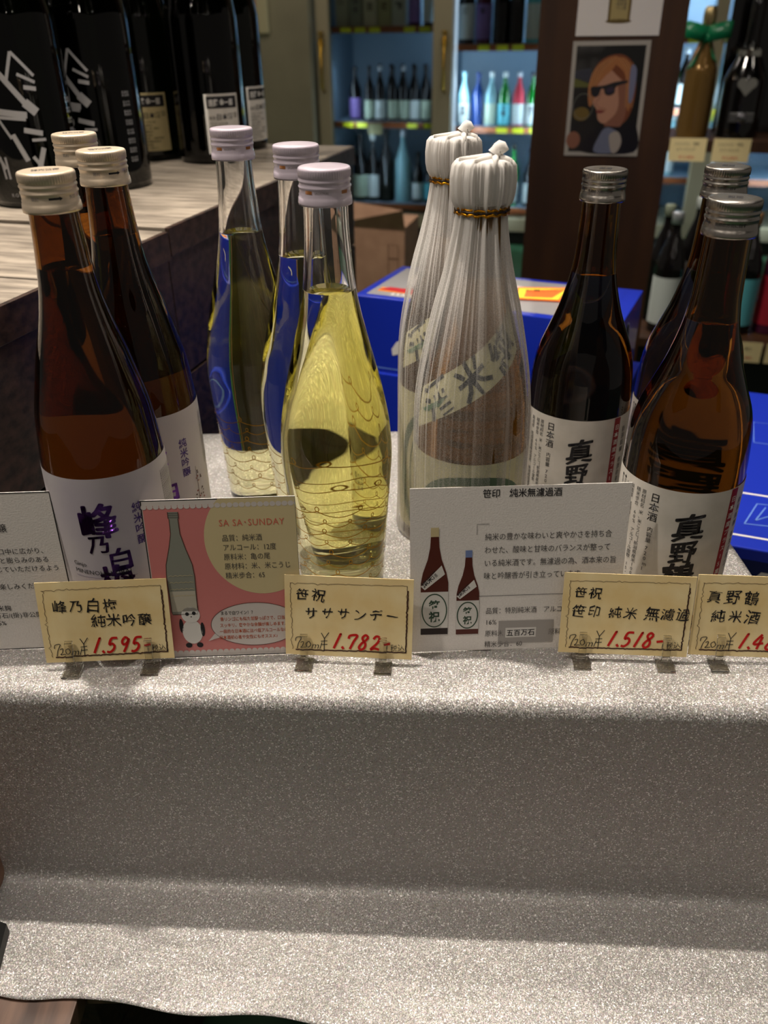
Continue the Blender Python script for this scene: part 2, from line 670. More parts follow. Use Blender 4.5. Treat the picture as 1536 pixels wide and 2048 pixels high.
for i in range(0, len(edges), 2):
    box('door_post', edges[i], 0.0, -0.705, edges[i + 1], 0.06, 1.0, FRAME, fr, 0.004)
    box('partition', (edges[i] + edges[i + 1]) / 2 - 0.02, 0.061, -0.705, (edges[i] + edges[i + 1]) / 2 + 0.02, 0.599, 1.0, LINER, fr)
for i, (a, b) in enumerate(DOORS):
    box('glass_pane', a, 0.02, -0.70, b, 0.026, 1.0, FGLASS, fr)
    h = tube('handle', [(a - 0.04, 0.0, 0.30), (a - 0.04, -0.04, 0.29), (a - 0.04, -0.04, 0.02), (a - 0.04, 0.0, 0.0)], 0.009, BRASS, fr, 8)
    for zz in (0.31, 0.27, 0.25):
        tube('handle_knob', [(a - 0.055, -0.02, zz), (a - 0.045, -0.055, zz), (a - 0.03, -0.02, zz)], 0.008, BRASS, h, 8)
    # vertical light strip behind each post
    if i > 0:
        box('light_strip', a + 0.002, 0.07, -0.68, a + 0.014, 0.085, 0.98, LEDW, fr)
SHZ = [[0.343, -0.172, -0.655], [0.247, -0.19, -0.655], [0.28, -0.08, -0.45], [0.28, -0.10, -0.45]]
for (a, b), zs in zip(DOORS, SHZ):
    for z in zs + [zs[0] + 0.45]:
        s = box('shelf', a - 0.03, 0.10, z - 0.012, b + 0.03, 0.58, z, LINER, fr)
        r = box('price_rail', a - 0.03, 0.085, z - 0.036, b + 0.03, 0.099, z - 0.001, SHELFR, s)
for (a, b), zs in zip(DOORS, SHZ):
    for z in zs[:2]:
        k = a + 0.05
        while k < b - 0.06:
            if rnd.random() < 0.8:
                box('price_tag', k, 0.080, z - 0.034, k + 0.065, 0.0845, z - 0.006, TAGY, fr)
            k += rnd.uniform(0.085, 0.12)


def small_bottle(name, label, cat, loc, gm, cm, lm, h=0.30, r=0.037, group=None, rz=0.0, lab=(0.06, 0.40), neck=0.33,
                 parent_rz=ROOMRZ, shoulder=0.62, seg=20, mark=None):
    t = thing(name, label, cat, loc, parent_rz + rz, group)
    rn = r * neck
    pr = curve([(0, 0), (r * 0.9, 0), (r, 0.012), (r, h * 0.3), (r, h * shoulder * 0.85), (r * 0.86, h * shoulder), (r * 0.5, h * (shoulder + 0.13)),
                (rn, h * (shoulder + 0.2)), (rn * 0.95, h * 0.92), (rn * 0.95, h * 0.99), (0, h * 0.99)], 3)
    lathe('glass_body', pr, gm, t, seg)
    lathe('cap', [(0, h), (rn * 1.1, h), (rn * 1.2, h - 0.003), (rn * 1.2, h * 0.91), (rn * 1.0, h * 0.905)], cm, t, seg)
    if lm:
        a = Art()
        a.rect(-r * 1.5, h * lab[0], r * 1.5, h * lab[1], lm, 1)
        if mark:
            a.column(mark[0], 0, h * lab[1] - r * 0.7, r * 0.75, mark[1], 2, bold=0.03)
        a.emit(lambda x, y, l: Vector(((r + 0.0006 + l * 0.0004) * math.sin(x / r), -(r + 0.0006 + l * 0.0004) * math.cos(x / r), y)), t,
               {lm.name: 'label'}, step=r * 0.3)
    return t


DKG = mat('dark_bottle_glass', rgb(16, 14, 14), 0.08)
BLG = mat('blue_bottle_glass', rgb(14, 40, 92), 0.08)
GRG = mat('green_bottle_glass', rgb(8, 96, 30), 0.08, coat=0.5)
FRG = mat('frosted_bottle_glass', rgb(120, 160, 166), 0.3)
PLUM = mat('plum_glass', rgb(70, 24, 48), 0.1)
SILC = mat('silver_cap', rgb(190, 195, 200), 0.3, 0.6)
LW = mat('plain_white_label', rgb(196, 204, 200), 0.6)
LV = mat('violet_label', rgb(120, 96, 160), 0.6)
LG = mat('pale_green_label', rgb(168, 182, 160), 0.6)
LT = mat('teal_label', rgb(90, 178, 190), 0.6)
LR = mat('red_label', rgb(160, 24, 44), 0.6)

for i, (a, b) in enumerate(DOORS):
    for xx, sgn in ((a - 0.012, 1), (b + 0.012, -1)):
        l = bpy.data.lights.new('fridge_lamp', 'AREA')
        l.shape = 'RECTANGLE'
        l.size = 0.03
        l.size_y = 1.6
        l.energy = [0.9, 4.5, 7.0, 7.0][i] * (1.0 if sgn > 0 or i else 0.35)
        l.color = (0.62, 0.82, 1.0)
        o = bpy.data.objects.new('fridge_lamp', l)
        COL.objects.link(o)
        o.parent = fr
        o.location = (xx, 0.085, 0.12)
        o.rotation_euler = Vector((0.55 * sgn, 1.0, 0)).to_track_quat('-Z', 'Z').to_euler()
# top shelf, left door: boxed bottles
BOXC = [('cream', rgb(150, 148, 124)), ('grey green', rgb(126, 130, 112)), ('ivory', rgb(176, 172, 144)), ('khaki', rgb(148, 146, 104)), ('pale grey', rgb(160, 164, 150))]
for i, (nm, c) in enumerate(BOXC):
    u = -1.655 + i * 0.088
    m = mat('carton_' + nm.replace(' ', '_'), c, 0.7)
    t = thing('bottle_carton', '%s bottle carton on top fridge shelf, %s from the left' % (nm, ['first', 'second', 'third', 'fourth', 'fifth'][i]), 'carton',
              wpos(u, FD + 0.17, 0.3432), ROOMRZ, 'cartons on the top fridge shelf')
    box('carton_body', -0.04, -0.04, 0, 0.04, 0.04, 0.32, m, t, 0.002)
    a = Art()
    a.column(['酒', '純米', '吉', '花', '鶴'][i], 0, 0.13 if i < 2 else 0.10, 0.045, [GREY, GREY, INK, BROWN, INK][i], 1, bold=0.02)
    a.emit(lambda x, y, l: Vector((x, -0.0405 - l * 0.0002, y)), t)
small_bottle('sake_bottle', 'plum coloured bottle right of cartons on top fridge shelf', 'bottle', wpos(-1.215, FD + 0.17, 0.3432), PLUM, LR, LV, group='bottles on the top fridge shelf', lab=(0.05, 0.6))
small_bottle('sake_bottle', 'dark bottle with tall white label beside centre fridge post', 'bottle', wpos(-1.125, FD + 0.17, 0.3432), DKG, LG, LW, group='bottles on the top fridge shelf', lab=(0.05, 0.6))
# second shelf, left door
small_bottle('sake_bottle', 'lone dark bottle with violet label at left of middle fridge shelf', 'bottle', wpos(-1.60, FD + 0.2, -0.1718), DKG, DKG, LV, lab=(0.04, 0.42), group='bottles on the middle fridge shelf')
ords = ['first', 'second', 'third', 'fourth', 'fifth', 'sixth', 'seventh', 'eighth']
for i in range(7):
    u = -1.50 + i * 0.070 + (0.01 if i > 1 else 0)
    small_bottle('sake_bottle', 'slim black bottle with grey white label, %s of the front row on middle fridge shelf' % ords[i], 'bottle',
                 wpos(u, FD + 0.17, -0.1718), DKG, SILC if i in (1, 3) else DKG, LW if i in (4, 1) else LG, h=0.305, r=0.031,
                 group='black bottles on the middle fridge shelf', lab=(0.04, 0.38))
for i in range(6):
    small_bottle('sake_bottle', 'black bottle in the back row of middle fridge shelf, %s from left' % ords[i], 'bottle',
                 wpos(-1.46 + i * 0.073, FD + 0.28, -0.1718), DKG, DKG, None, h=0.31, r=0.031, group='back row bottles on the middle fridge shelf')
sg = thing('shelf_sign', 'small grey sign hanging under the middle fridge rail', 'sign', wpos(-1.44, FD + 0.070, -0.20), ROOMRZ)
box('sign_card', -0.045, 0, -0.045, 0.045, 0.003, 0.02, mat('drab_card', rgb(128, 122, 84), 0.7), sg)
# third shelf, left door
for i, (u, gm, cm, lm, h, r, lb) in enumerate([
        (-1.575, DKG, DKG, LG, 0.40, 0.05, 'hazy dark bottle at far left of bottom fridge shelf'),
        (-1.49, DKG, LW, LW, 0.40, 0.038, 'dark bottle with pale neck and white label on bottom fridge shelf'),
        (-1.40, DKG, DKG, None, 0.43, 0.052, 'tall black bottle in middle of bottom fridge shelf'),
        (-1.29, FRG, SILC, None, 0.43, 0.05, 'tall frosted pale bottle on bottom fridge shelf'),
        (-1.19, DKG, DKG, LW, 0.30, 0.036, 'short dark bottle with white label on bottom fridge shelf beside post'),
        (-1.11, DKG, DKG, LT, 0.30, 0.036, 'short dark bottle with pale blue label next to fridge post')]):
    small_bottle('sake_bottle', lb, 'bottle', wpos(u, FD + 0.19, -0.6548), gm, cm, lm, h=h, r=r, group='bottles on the bottom fridge shelf')
# right door
BR = [(-0.90, DKG, DKG, LW, 'dark bottle with round white label on upper shelf of second fridge door', '酒'),
      (-0.80, PLUM, LV, LV, 'bottle with lilac label on upper shelf of second fridge door', '紫'),
      (-0.70, DKG, DKG, None, 'black bottle without label on upper shelf of second fridge door', None),
      (-0.61, DKG, DKG, None, 'plain black bottle beside white labelled bottle on upper fridge shelf', None),
      (-0.51, LT, LT, LW, 'turquoise bottle with big white label on upper fridge shelf', None),
      (-0.41, DKG, DKG, LG, 'dark bottle half hidden by pillar on upper fridge shelf', None)]
for u, gm, cm, lm, lb, mk in BR:
    small_bottle('sake_bottle', lb, 'bottle', wpos(u, FD + 0.16, 0.2472), gm, cm, lm, h=0.38, r=0.046, lab=(0.06, 0.52), group='bottles on the upper shelf of second door',
                 mark=(mk, INK) if mk else None)
BM = [(-0.90, FRG, FRG, LW, 'clear bottle with white label at left of green bottles in fridge', '春風'),
      (-0.815, BLG, BLG, None, 'deep blue bottle between clear bottles in fridge', None),
      (-0.735, FRG, LW, LG, 'smoky bottle with pale label right of blue bottle', None),
      (-0.655, GRG, LW, LT, 'bright green bottle with turquoise label in fridge', '鶴亀'),
      (-0.57, LR, SILC, LW, 'red topped bottle with shining white label in fridge', None),
      (-0.49, GRG, DKG, LW, 'green bottle with grey white label next to pillar', '越後'),
      (-0.41, GRG, DKG, LG, 'green bottle half hidden behind pillar', None)]
for u, gm, cm, lm, lb, mk in BM:
    small_bottle('sake_bottle', lb, 'bottle', wpos(u, FD + 0.16, -0.1898), gm, cm, lm, h=0.29, r=0.036, lab=(0.03, 0.42), group='coloured bottles on the middle shelf',
                 mark=(mk, INK) if mk else None)
BL3 = [(-0.89, LR, LW, LW, 0.33, 'red bottle on low shelf of second fridge door'), (-0.80, DKG, SILC, LW, 0.36, 'dark bottle with silver neck on low shelf of second door'),
       (-0.69, DKG, DKG, LG, 0.36, 'narrow black bottle on low shelf of second door'), (-0.58, GRG, DKG, LW, 0.36, 'green bottle with white label low beside pillar'),
       (-0.47, DKG, DKG, LW, 0.34, 'dark bottle low in fridge behind pillar edge')]
for u, gm, cm, lm, h, lb in BL3:
    small_bottle('sake_bottle', lb, 'bottle', wpos(u, FD + 0.18, -0.6548), gm, cm, lm, h=h, r=0.038, group='bottles low in the second door')
# third and fourth doors, seen under the side shelf
for i in range(6):
    u = -0.14 + i * 0.10
    small_bottle('sake_bottle', 'bottle behind third fridge door under tagged shelf, %s from the left' % ords[i], 'bottle', wpos(u, FD + 0.16, -0.0798), [FRG, GRG, DKG][i % 3], [LW, TAGY, SILC][i % 3], LW,
                 h=0.30, group='bottles behind the third door')
for i in range(5):
    u = -0.10 + i * 0.11
    small_bottle('sake_bottle', 'tall bottle low behind third fridge door, %s from the left' % ords[i], 'bottle', wpos(u, FD + 0.18, -0.4498), [DKG, FRG, BLG][i % 3], [LW, TAGY][i % 2], LW,
                 h=0.33, group='low bottles behind the third door')
for i in range(6):
    u = 0.63 + i * 0.10
    small_bottle('sake_bottle', 'bottle behind right hand fridge door, %s from the left' % ords[i], 'bottle', wpos(u, FD + 0.16, -0.0998), [FRG, DKG, BLG][i % 3], [SILC, LW][i % 2], LW,
                 h=0.30, group='bottles behind the right hand door')

# ------------------------------------------------------------------ pillar with two pictures
o = box('trim_1', -0.142, 1.65, FLOORZ, 0.098, 1.83, 1.7, PILLAR)
o.rotation_euler[2] = ROOMRZ
tag(o, kind='structure')
ph = thing('framed_photograph', 'glossy portrait photograph of person in sunglasses, taped on brown pillar', 'photograph', wpos(-0.0175, 1.6495, 0.241), ROOMRZ)
PH, PWd = 0.180, 0.128
box('print_border', -PWd / 2, -0.0012, -PH / 2, PWd / 2, -0.0002, PH / 2, mat('photo_border', rgb(176, 170, 160), 0.5), ph)
ph.rotation_euler = (0, math.radians(-0.5), ROOMRZ)
D1 = mat('photo_dark', rgb(16, 18, 18), 0.3, coat=0.5)
a = Art()
a.rect(-0.057, -0.083, 0.057, 0.083, D1, 1)
a.poly([(-0.057, 0.02), (-0.03, 0.02), (-0.03, 0.028), (-0.057, 0.034)], mat('photo_olive', rgb(96, 98, 50), 0.3), 2)
a.poly([(-0.057, 0.034), (-0.025, 0.024), (-0.03, 0.05), (-0.057, 0.045)], mat('photo_slate', rgb(58, 60, 70), 0.3), 2)
HAIR = mat('photo_hair', rgb(170, 110, 66), 0.3)
HAIR2 = mat('photo_hair_dark', rgb(120, 66, 40), 0.3)
SKIN = mat('photo_skin', rgb(186, 136, 110), 0.3)
SKIN2 = mat('photo_skin_shade', rgb(140, 92, 72), 0.3)
a.blob([(-0.030, 0.012), (-0.029, 0.036), (-0.018, 0.058), (0.002, 0.069), (0.024, 0.068), (0.041, 0.052), (0.048, 0.02), (0.046, -0.012), (0.036, -0.034), (0.018, -0.040), (0.0, -0.02)], HAIR2, 2)
a.blob([(-0.025, 0.026), (-0.015, 0.036), (0.000, 0.047), (0.014, 0.038), (0.029, 0.024), (0.032, 0.004), (0.026, -0.018), (0.010, -0.034), (-0.002, -0.037), (-0.011, -0.030), (-0.014, -0.016), (-0.020, -0.008), (-0.023, -0.002), (-0.020, 0.010)], SKIN, 3)
a.blob([(0.018, 0.026), (0.032, 0.028), (0.036, -0.004), (0.033, -0.034), (0.018, -0.052), (0.002, -0.044), (0.004, -0.036), (0.018, -0.022), (0.022, -0.004)], SKIN2, 4)
a.blob([(-0.031, 0.004), (-0.031, 0.028), (-0.022, 0.050), (-0.004, 0.064), (0.012, 0.066), (0.008, 0.050), (-0.006, 0.036), (-0.017, 0.022), (-0.022, -0.004), (-0.027, -0.010)], HAIR, 4)
a.blob([(0.002, 0.062), (0.024, 0.064), (0.038, 0.046), (0.042, 0.014), (0.040, -0.018), (0.034, 0.0), (0.032, 0.024), (0.024, 0.044)], HAIR, 5)
for k in range(9):
    a.stroke([(0.010 - 0.003 * k, 0.066 - 0.001 * k), (-0.010 - 0.0022 * k, 0.048 - 0.001 * k), (-0.022 - 0.0011 * k, 0.022 - 0.002 * k)], 0.0007, HAIR2 if k % 2 else mat('photo_hair_light', rgb(206, 150, 96), 0.3), 6)
    a.stroke([(0.014 + 0.003 * k, 0.065 - 0.001 * k), (0.030 + 0.0016 * k, 0.046), (0.034 + 0.0014 * k, -0.012)], 0.0007, HAIR2 if k % 2 else MATS['photo_hair_light'], 6)
a.blob([(-0.027, 0.020), (-0.016, 0.0215), (-0.0045, 0.023), (0.012, 0.028), (0.032, 0.030), (0.032, 0.0265), (0.015, 0.021), (0.013, 0.011), (0.004, 0.007), (-0.003, 0.010), (-0.0055, 0.017), (-0.010, 0.017), (-0.013, 0.008), (-0.019, 0.0045), (-0.026, 0.009)], INK, 7)
a.blob([(-0.001, 0.018), (0.010, 0.020), (0.010, 0.013), (0.003, 0.010)], mat('photo_lens', rgb(58, 48, 66), 0.2), 8)
a.stroke([(-0.009, 0.012), (-0.014, -0.001), (-0.019, -0.006), (-0.013, -0.009)], 0.0010, SKIN2, 7)
a.blob([(-0.015, -0.0165), (-0.009, -0.0155), (0.0, -0.017), (-0.006, -0.0205), (-0.013, -0.020)], mat('photo_lips', rgb(130, 60, 52), 0.3), 7)
a.stroke([(-0.012, -0.0125), (-0.004, -0.0125), (0.003, -0.016)], 0.0009, SKIN2, 6)
a.blob([(-0.034, -0.083), (-0.020, -0.054), (-0.002, -0.042), (0.028, -0.042), (0.048, -0.034), (0.057, -0.042), (0.057, -0.083)], mat('photo_jacket', rgb(14, 14, 20), 0.3), 5)
a.blob([(-0.012, -0.083), (-0.005, -0.056), (0.004, -0.044), (0.018, -0.046), (0.032, -0.058), (0.026, -0.083)], mat('photo_shirt', rgb(112, 118, 140), 0.3), 6)
a.blob([(0.018, -0.083), (0.012, -0.056), (0.026, -0.050), (0.034, -0.066), (0.028, -0.083)], mat('photo_shirt_light', rgb(170, 160, 150), 0.3), 7)
a.disc(-0.040, -0.022, 0.014, 0.011, mat('photo_wine', rgb(110, 90, 40), 0.3), 5)
a.ring(-0.038, -0.010, 0.017, 0.020, 0.0009, mat('photo_glint', rgb(120, 120, 110), 0.3), 6)
a.disc(-0.050, -0.064, 0.012, 0.014, SKIN2, 6)
a.blob([(0.036, 0.050), (0.046, 0.046), (0.045, 0.004), (0.038, -0.002)], mat('photo_window', rgb(120, 124, 150), 0.3), 8)
a.emit(lambda x, y, l: Vector((x, -0.0013 - l * 0.00006, y)), ph, {m.name: 'portrait_print' for m in bpy.data.materials})
ps = thing('poster', 'white poster with a pale gold bottle above the portrait on pillar', 'poster', wpos(-0.012, 1.6495, 0.335), ROOMRZ)
box('poster_sheet', -0.068, -0.0010, 0.003, 0.068, -0.0002, 0.19, PAPER, ps)
a = Art()
a.poly([(-0.018, 0.024), (0.018, 0.024), (0.019, 0.16), (-0.019, 0.16)], mat('poster_gold', rgb(176, 158, 104), 0.4), 2)
a.poly([(-0.018, 0.024), (-0.014, 0.024), (-0.015, 0.16), (-0.019, 0.16)], mat('poster_gold_dark', rgb(110, 90, 44), 0.4), 3)
a.poly([(0.014, 0.024), (0.018, 0.024), (0.019, 0.16), (0.015, 0.16)], MATS['poster_gold_dark'], 3)
a.disc(0, 0.024, 0.021, 0.003, MATS['poster_gold_dark'], 2)
a.text('花酵母\n純米酒\n十二度', -0.006, 0.052, 0.0055, GREY, 4)
a.text('の', -0.004, 0.066, 0.012, BROWN, 4)
a.emit(lambda x, y, l: Vector((x, -0.0011 - l * 0.00008, y)), ps)

# ------------------------------------------------------------------ side shelves on the right
sh = thing('side_shelf', 'dark brown wooden shelf board right of pillar carrying sparkling bottles', 'shelf', wpos(0, 2.6, 0), ROOMRZ)
box('board', 0.13, -0.01, 0.045, 0.9, 0.30, 0.075, PILLAR, sh, 0.002)
box('side_panel', 0.9, -0.01, FLOORZ + 0.001, 0.93, 0.30, 1.4, PILLAR, sh)
tag(sh, kind=None)
sh = thing('low_shelf', 'dark low shelf board with wine bottles near right edge', 'shelf', wpos(0, 2.6, 0), ROOMRZ)
box('lower_board', 0.10, -0.35, -0.40, 0.9, 0.30, -0.375, PILLAR, sh, 0.002)
box('lower_support', 0.12, -0.30, FLOORZ + 0.001, 0.9, 0.28, -0.401, BLACKM, sh)
for u, lb in ((0.205, 'cream handwritten price tag under the gold bottle'), (0.318, 'cream handwritten price tag under the black bottle')):
    t = thing('price_tag', lb, 'price tag', wpos(u, 2.585, 0.077), ROOMRZ, 'price tags on the side shelf')
    box('tag_card', -0.048, -0.001, -0.055, 0.048, 0, 0.004, PARCHEDGE, t)
    a = Art()
    a.text('シャンパン　特別', -0.035, -0.014, 0.010, GREY, 1, wx=0.8)
    a.text('スパークリング', -0.03, -0.028, 0.009, GREY, 1, wx=0.8)
    a.text('¥12,800-', -0.02, -0.048, 0.012, SALMON, 1)
    a.emit(lambda x, y, l: Vector((x, -0.0012 - l * 0.0002, y)), t)
GB = mat('gold_glass', rgb(120, 92, 48), 0.12, 0.5)
t = thing('sparkling_bottle', 'gold speckled sparkling bottle with green ribbon bow on side shelf', 'bottle', wpos(0.215, 2.68, 0.0755), ROOMRZ)
lathe('glass_body', curve([(0, 0), (0.038, 0), (0.042, 0.01), (0.042, 0.15), (0.036, 0.18), (0.020, 0.225), (0.0145, 0.25), (0.0145, 0.30), (0, 0.30)], 4), GB, t, 32)
lathe('foil_cap', [(0, 0.315), (0.012, 0.314), (0.016, 0.305), (0.017, 0.29), (0.0155, 0.262), (0.0148, 0.26)], mat('gold_foil', rgb(200, 180, 130), 0.25, 0.9), t, 24)
bm = bmesh.new()
for k in range(90):
    a_, z_ = rnd.uniform(-1.5, 1.5), rnd.uniform(0.10, 0.24)
    rr = (0.042 if z_ < 0.15 else 0.042 - (z_ - 0.15) * 0.30) + 0.001
    bmesh.ops.create_icosphere(bm, subdivisions=1, radius=rnd.uniform(0.0008, 0.0018), matrix=Matrix.Translation((rr * math.sin(a_), -rr * math.cos(a_), z_)))
me = bpy.data.meshes.new('gold_flakes')
bm.to_mesh(me)
bm.free()
me.materials.append(mat('gold_sparkle', rgb(255, 225, 150), 0.15, 1.0))
o = bpy.data.objects.new('gold_flakes', me)
COL.objects.link(o)
o.parent = t
o['kind'] = 'stuff'
GRNR = mat('green_ribbon', rgb(6, 110, 70), 0.3, coat=0.3)


def ribbon(name, pts, wd, m, parent, tw=0.0):
    vs, fs = [], []
    n = len(pts)
    for i, q in enumerate(pts):
        t_ = i / (n - 1)
        d = Vector((math.sin(tw * t_), 0.3, math.cos(tw * t_))).normalized() * wd / 2
        vs += [Vector(q) + d, Vector(q) - d, Vector(q) - d + Vector((0, 0.0008, 0)), Vector(q) + d + Vector((0, 0.0008, 0))]
    for i in range(n - 1):
        for k in range(4):
            fs.append((4 * i + k, 4 * i + (k + 1) % 4, 4 * i + 4 + (k + 1) % 4, 4 * i + 4 + k))
    fs += [(0, 1, 2, 3), (4 * n - 4, 4 * n - 1, 4 * n - 2, 4 * n - 3)]
    return mesh_obj(name, vs, fs, m, parent, True, recalc=True)


for sx in (-1, 1):
    ribbon('bow_loop', [(sx * 0.060 * math.sin(math.pi * k / 12) * (1 if k < 7 else .8), -0.022 - 0.014 * math.sin(2 * math.pi * k / 12), 0.25 + 0.012 * math.sin(math.pi * k / 12)) for k in range(13)], 0.040, GRNR, t)
ribbon('ribbon_tail', [(0.0 - 0.004 * k, -0.026 - 0.001 * k, 0.25 - 0.010 * k) for k in range(9)], 0.024, GRNR, t, 1.2)
ribbon('ribbon_tail', [(0.0 + 0.004 * k, -0.026 - 0.001 * k, 0.25 - 0.009 * k) for k in range(8)], 0.020, GRNR, t, -1.0)
BLK = mat('black_gloss', rgb(8, 8, 9), 0.12, coat=0.6)
SPK = mat('silver_crystal', rgb(220, 220, 210), 0.1, 1.0)
t = thing('champagne_bottle', 'large black champagne bottle with crystal heart and buckle on side shelf', 'bottle', wpos(0.335, 2.70, 0.0755), ROOMRZ)
lathe('glass_body', curve([(0, 0), (0.05, 0), (0.056, 0.012), (0.056, 0.12), (0.052, 0.15), (0.03, 0.20), (0.018, 0.235), (0.017, 0.33), (0, 0.33)], 4), BLK, t, 32)
a = Art()
a.disc(-0.012, 0.135, 0.013, 0.013, SPK, 2, 20)
a.disc(0.012, 0.135, 0.013, 0.013, SPK, 2, 20)
a.poly([(-0.024, 0.131), (0.024, 0.131), (0.0, 0.104)], SPK, 1)
a.emit(lambda x, y, l: Vector((x, -0.056 - l * 0.0006 - 0.001, y)), t, {SPK.name: 'crystal_heart'})
box('buckle_plate', -0.032, -0.061, 0.040, 0.032, -0.055, 0.064, mat('pewter', rgb(120, 120, 118), 0.3, 0.8), t, 0.002)
o = lathe('buckle_medallion', [(0, 0.003), (0.012, 0.003), (0.014, 0.0), (0, 0)], mat('pewter_light', rgb(150, 150, 156), 0.2, 0.9), t, 24)
o.rotation_euler = (math.pi / 2, 0, 0)
o.location = (0, -0.061, 0.052)
lathe('crystal_collar', [(0.029, 0.196), (0.034, 0.198), (0.033, 0.212), (0.026, 0.216)], SPK, t, 16, smooth=False)
t = thing('backing_panel', 'black backing panel behind the champagne bottle', 'box', wpos(0.43, 2.84, 0.0755), ROOMRZ)
box('box_body', -0.15, -0.05, 0, 0.16, 0.04, 0.42, BLK, t, 0.003)  # plain black block standing in for the dark backing panel
# wine on the lower board
LWINE = [(0.19, 2.33, DKG, SILC, LW, 'black wine bottle with large white label at left of low shelf', 0.31, 0.038, None),
         (0.175, 2.43, DKG, mat('sage_capsule', rgb(140, 150, 130), 0.5), None, 'wine bottle with sage green capsule behind white labelled bottle', 0.31, 0.036, None),
         (0.26, 2.50, DKG, LW, mat('grey_wine_label', rgb(90, 88, 84), 0.6), 'wine bottle with white capsule in back row of low shelf', 0.32, 0.037, None),
         (0.385, 2.36, DKG, mat('copper_capsule', rgb(180, 140, 100), 0.4, 0.4), LT, 'wine bottle with copper capsule and pale blue label', 0.31, 0.037, None),
         (0.47, 2.38, PLUM, LR, LR, 'dark red bottle at right edge of low shelf', 0.32, 0.04, None),
         (0.33, 2.52, DKG, LR, LR, 'wine bottle with red label behind the others', 0.30, 0.036, None)]
for u, d, gm, cm, lm, lb, h, r, mk in LWINE:
    small_bottle('wine_bottle', lb, 'bottle', wpos(u, d, -0.3745), gm, cm, lm, h=h, r=r, lab=(0.08, 0.48), shoulder=0.64)
for i in range(3):
    t = thing('price_tag', 'cream price tag on low shelf edge, %s' % ['leftmost', 'middle one', 'rightmost'][i], 'price tag', wpos(0.40 + i * 0.1, 2.2495, -0.372), ROOMRZ, 'price tags on the low shelf')
    box('tag_card', -0.045, -0.001, -0.05, 0.045, 0, 0.004, PARCHEDGE, t)
    a = Art()
    a.text('赤ワイン 辛口', -0.036, -0.018, 0.011, GREY, 1, wx=0.8)
    a.text('¥2,980-', -0.01, -0.042, 0.012, SALMON, 1)
    a.emit(lambda x, y, l: Vector((x, -0.0012 - l * 0.0002, y)), t)

# ------------------------------------------------------------------ stacked wooden crates on the left
CR = math.radians(-15.6)   # the crates' long sides recede to the right
CX, CY = math.sin(-CR), math.cos(-CR)


def crate(name, label, p, ln, wd, h, top):
    t = thing(name, label, 'crate', (p[0], p[1], FLOORZ), CR)
    H = top - FLOORZ
    box('core', -wd, 0.004, 0.0, -0.014, ln - 0.004, H - 0.014, WOODSIDE, t)
    nb = 8
    bh = (H - 0.026) / nb
    for k in range(nb):
        z0 = k * bh
        box('plank', -0.0135, 0.0, z0 + 0.001, rnd.uniform(-0.001, 0.0005), ln, z0 + bh - 0.0015, WOODSIDE, t, 0.001)
    nt = 4
    for k in range(nt):
        a0 = ln * k / nt
        box('top_board', -wd, a0 + 0.0008, H - 0.0135, -0.0005, a0 + ln / nt - 0.0008, H + rnd.uniform(-0.0005, 0.0003), WOODTOP, t, 0.0008)
    box('edge_batten', -0.0004, 0.0, H - 0.028, 0.004, ln, H - 0.0005, WOODSIDE, t, 0.0006)
    return t


seam = (-0.213, 0.845)
d0 = 0.37
crate('wooden_crate', 'dark plank crate with grey weathered top, nearer of the two on left', (seam[0] - CX * (d0 + .002), seam[1] - CY * (d0 + .002)), d0, 0.62, 0.2, 0.187)
crate('wooden_crate', 'dark plank crate with grey top carrying bottles, farther of the two on left', seam, 0.63, 0.75, 0.2, 0.190)
BIG = curve([(0, 0.004), (0.03, 0.0), (0.046, 0.0), (0.0490, 0.006), (0.0495, 0.02), (0.0495, 0.16), (0.0475, 0.19), (0.040, 0.225), (0.030, 0.262), (0.020, 0.30), (0.0165, 0.33), (0.0155, 0.38), (0, 0.38)], 4)


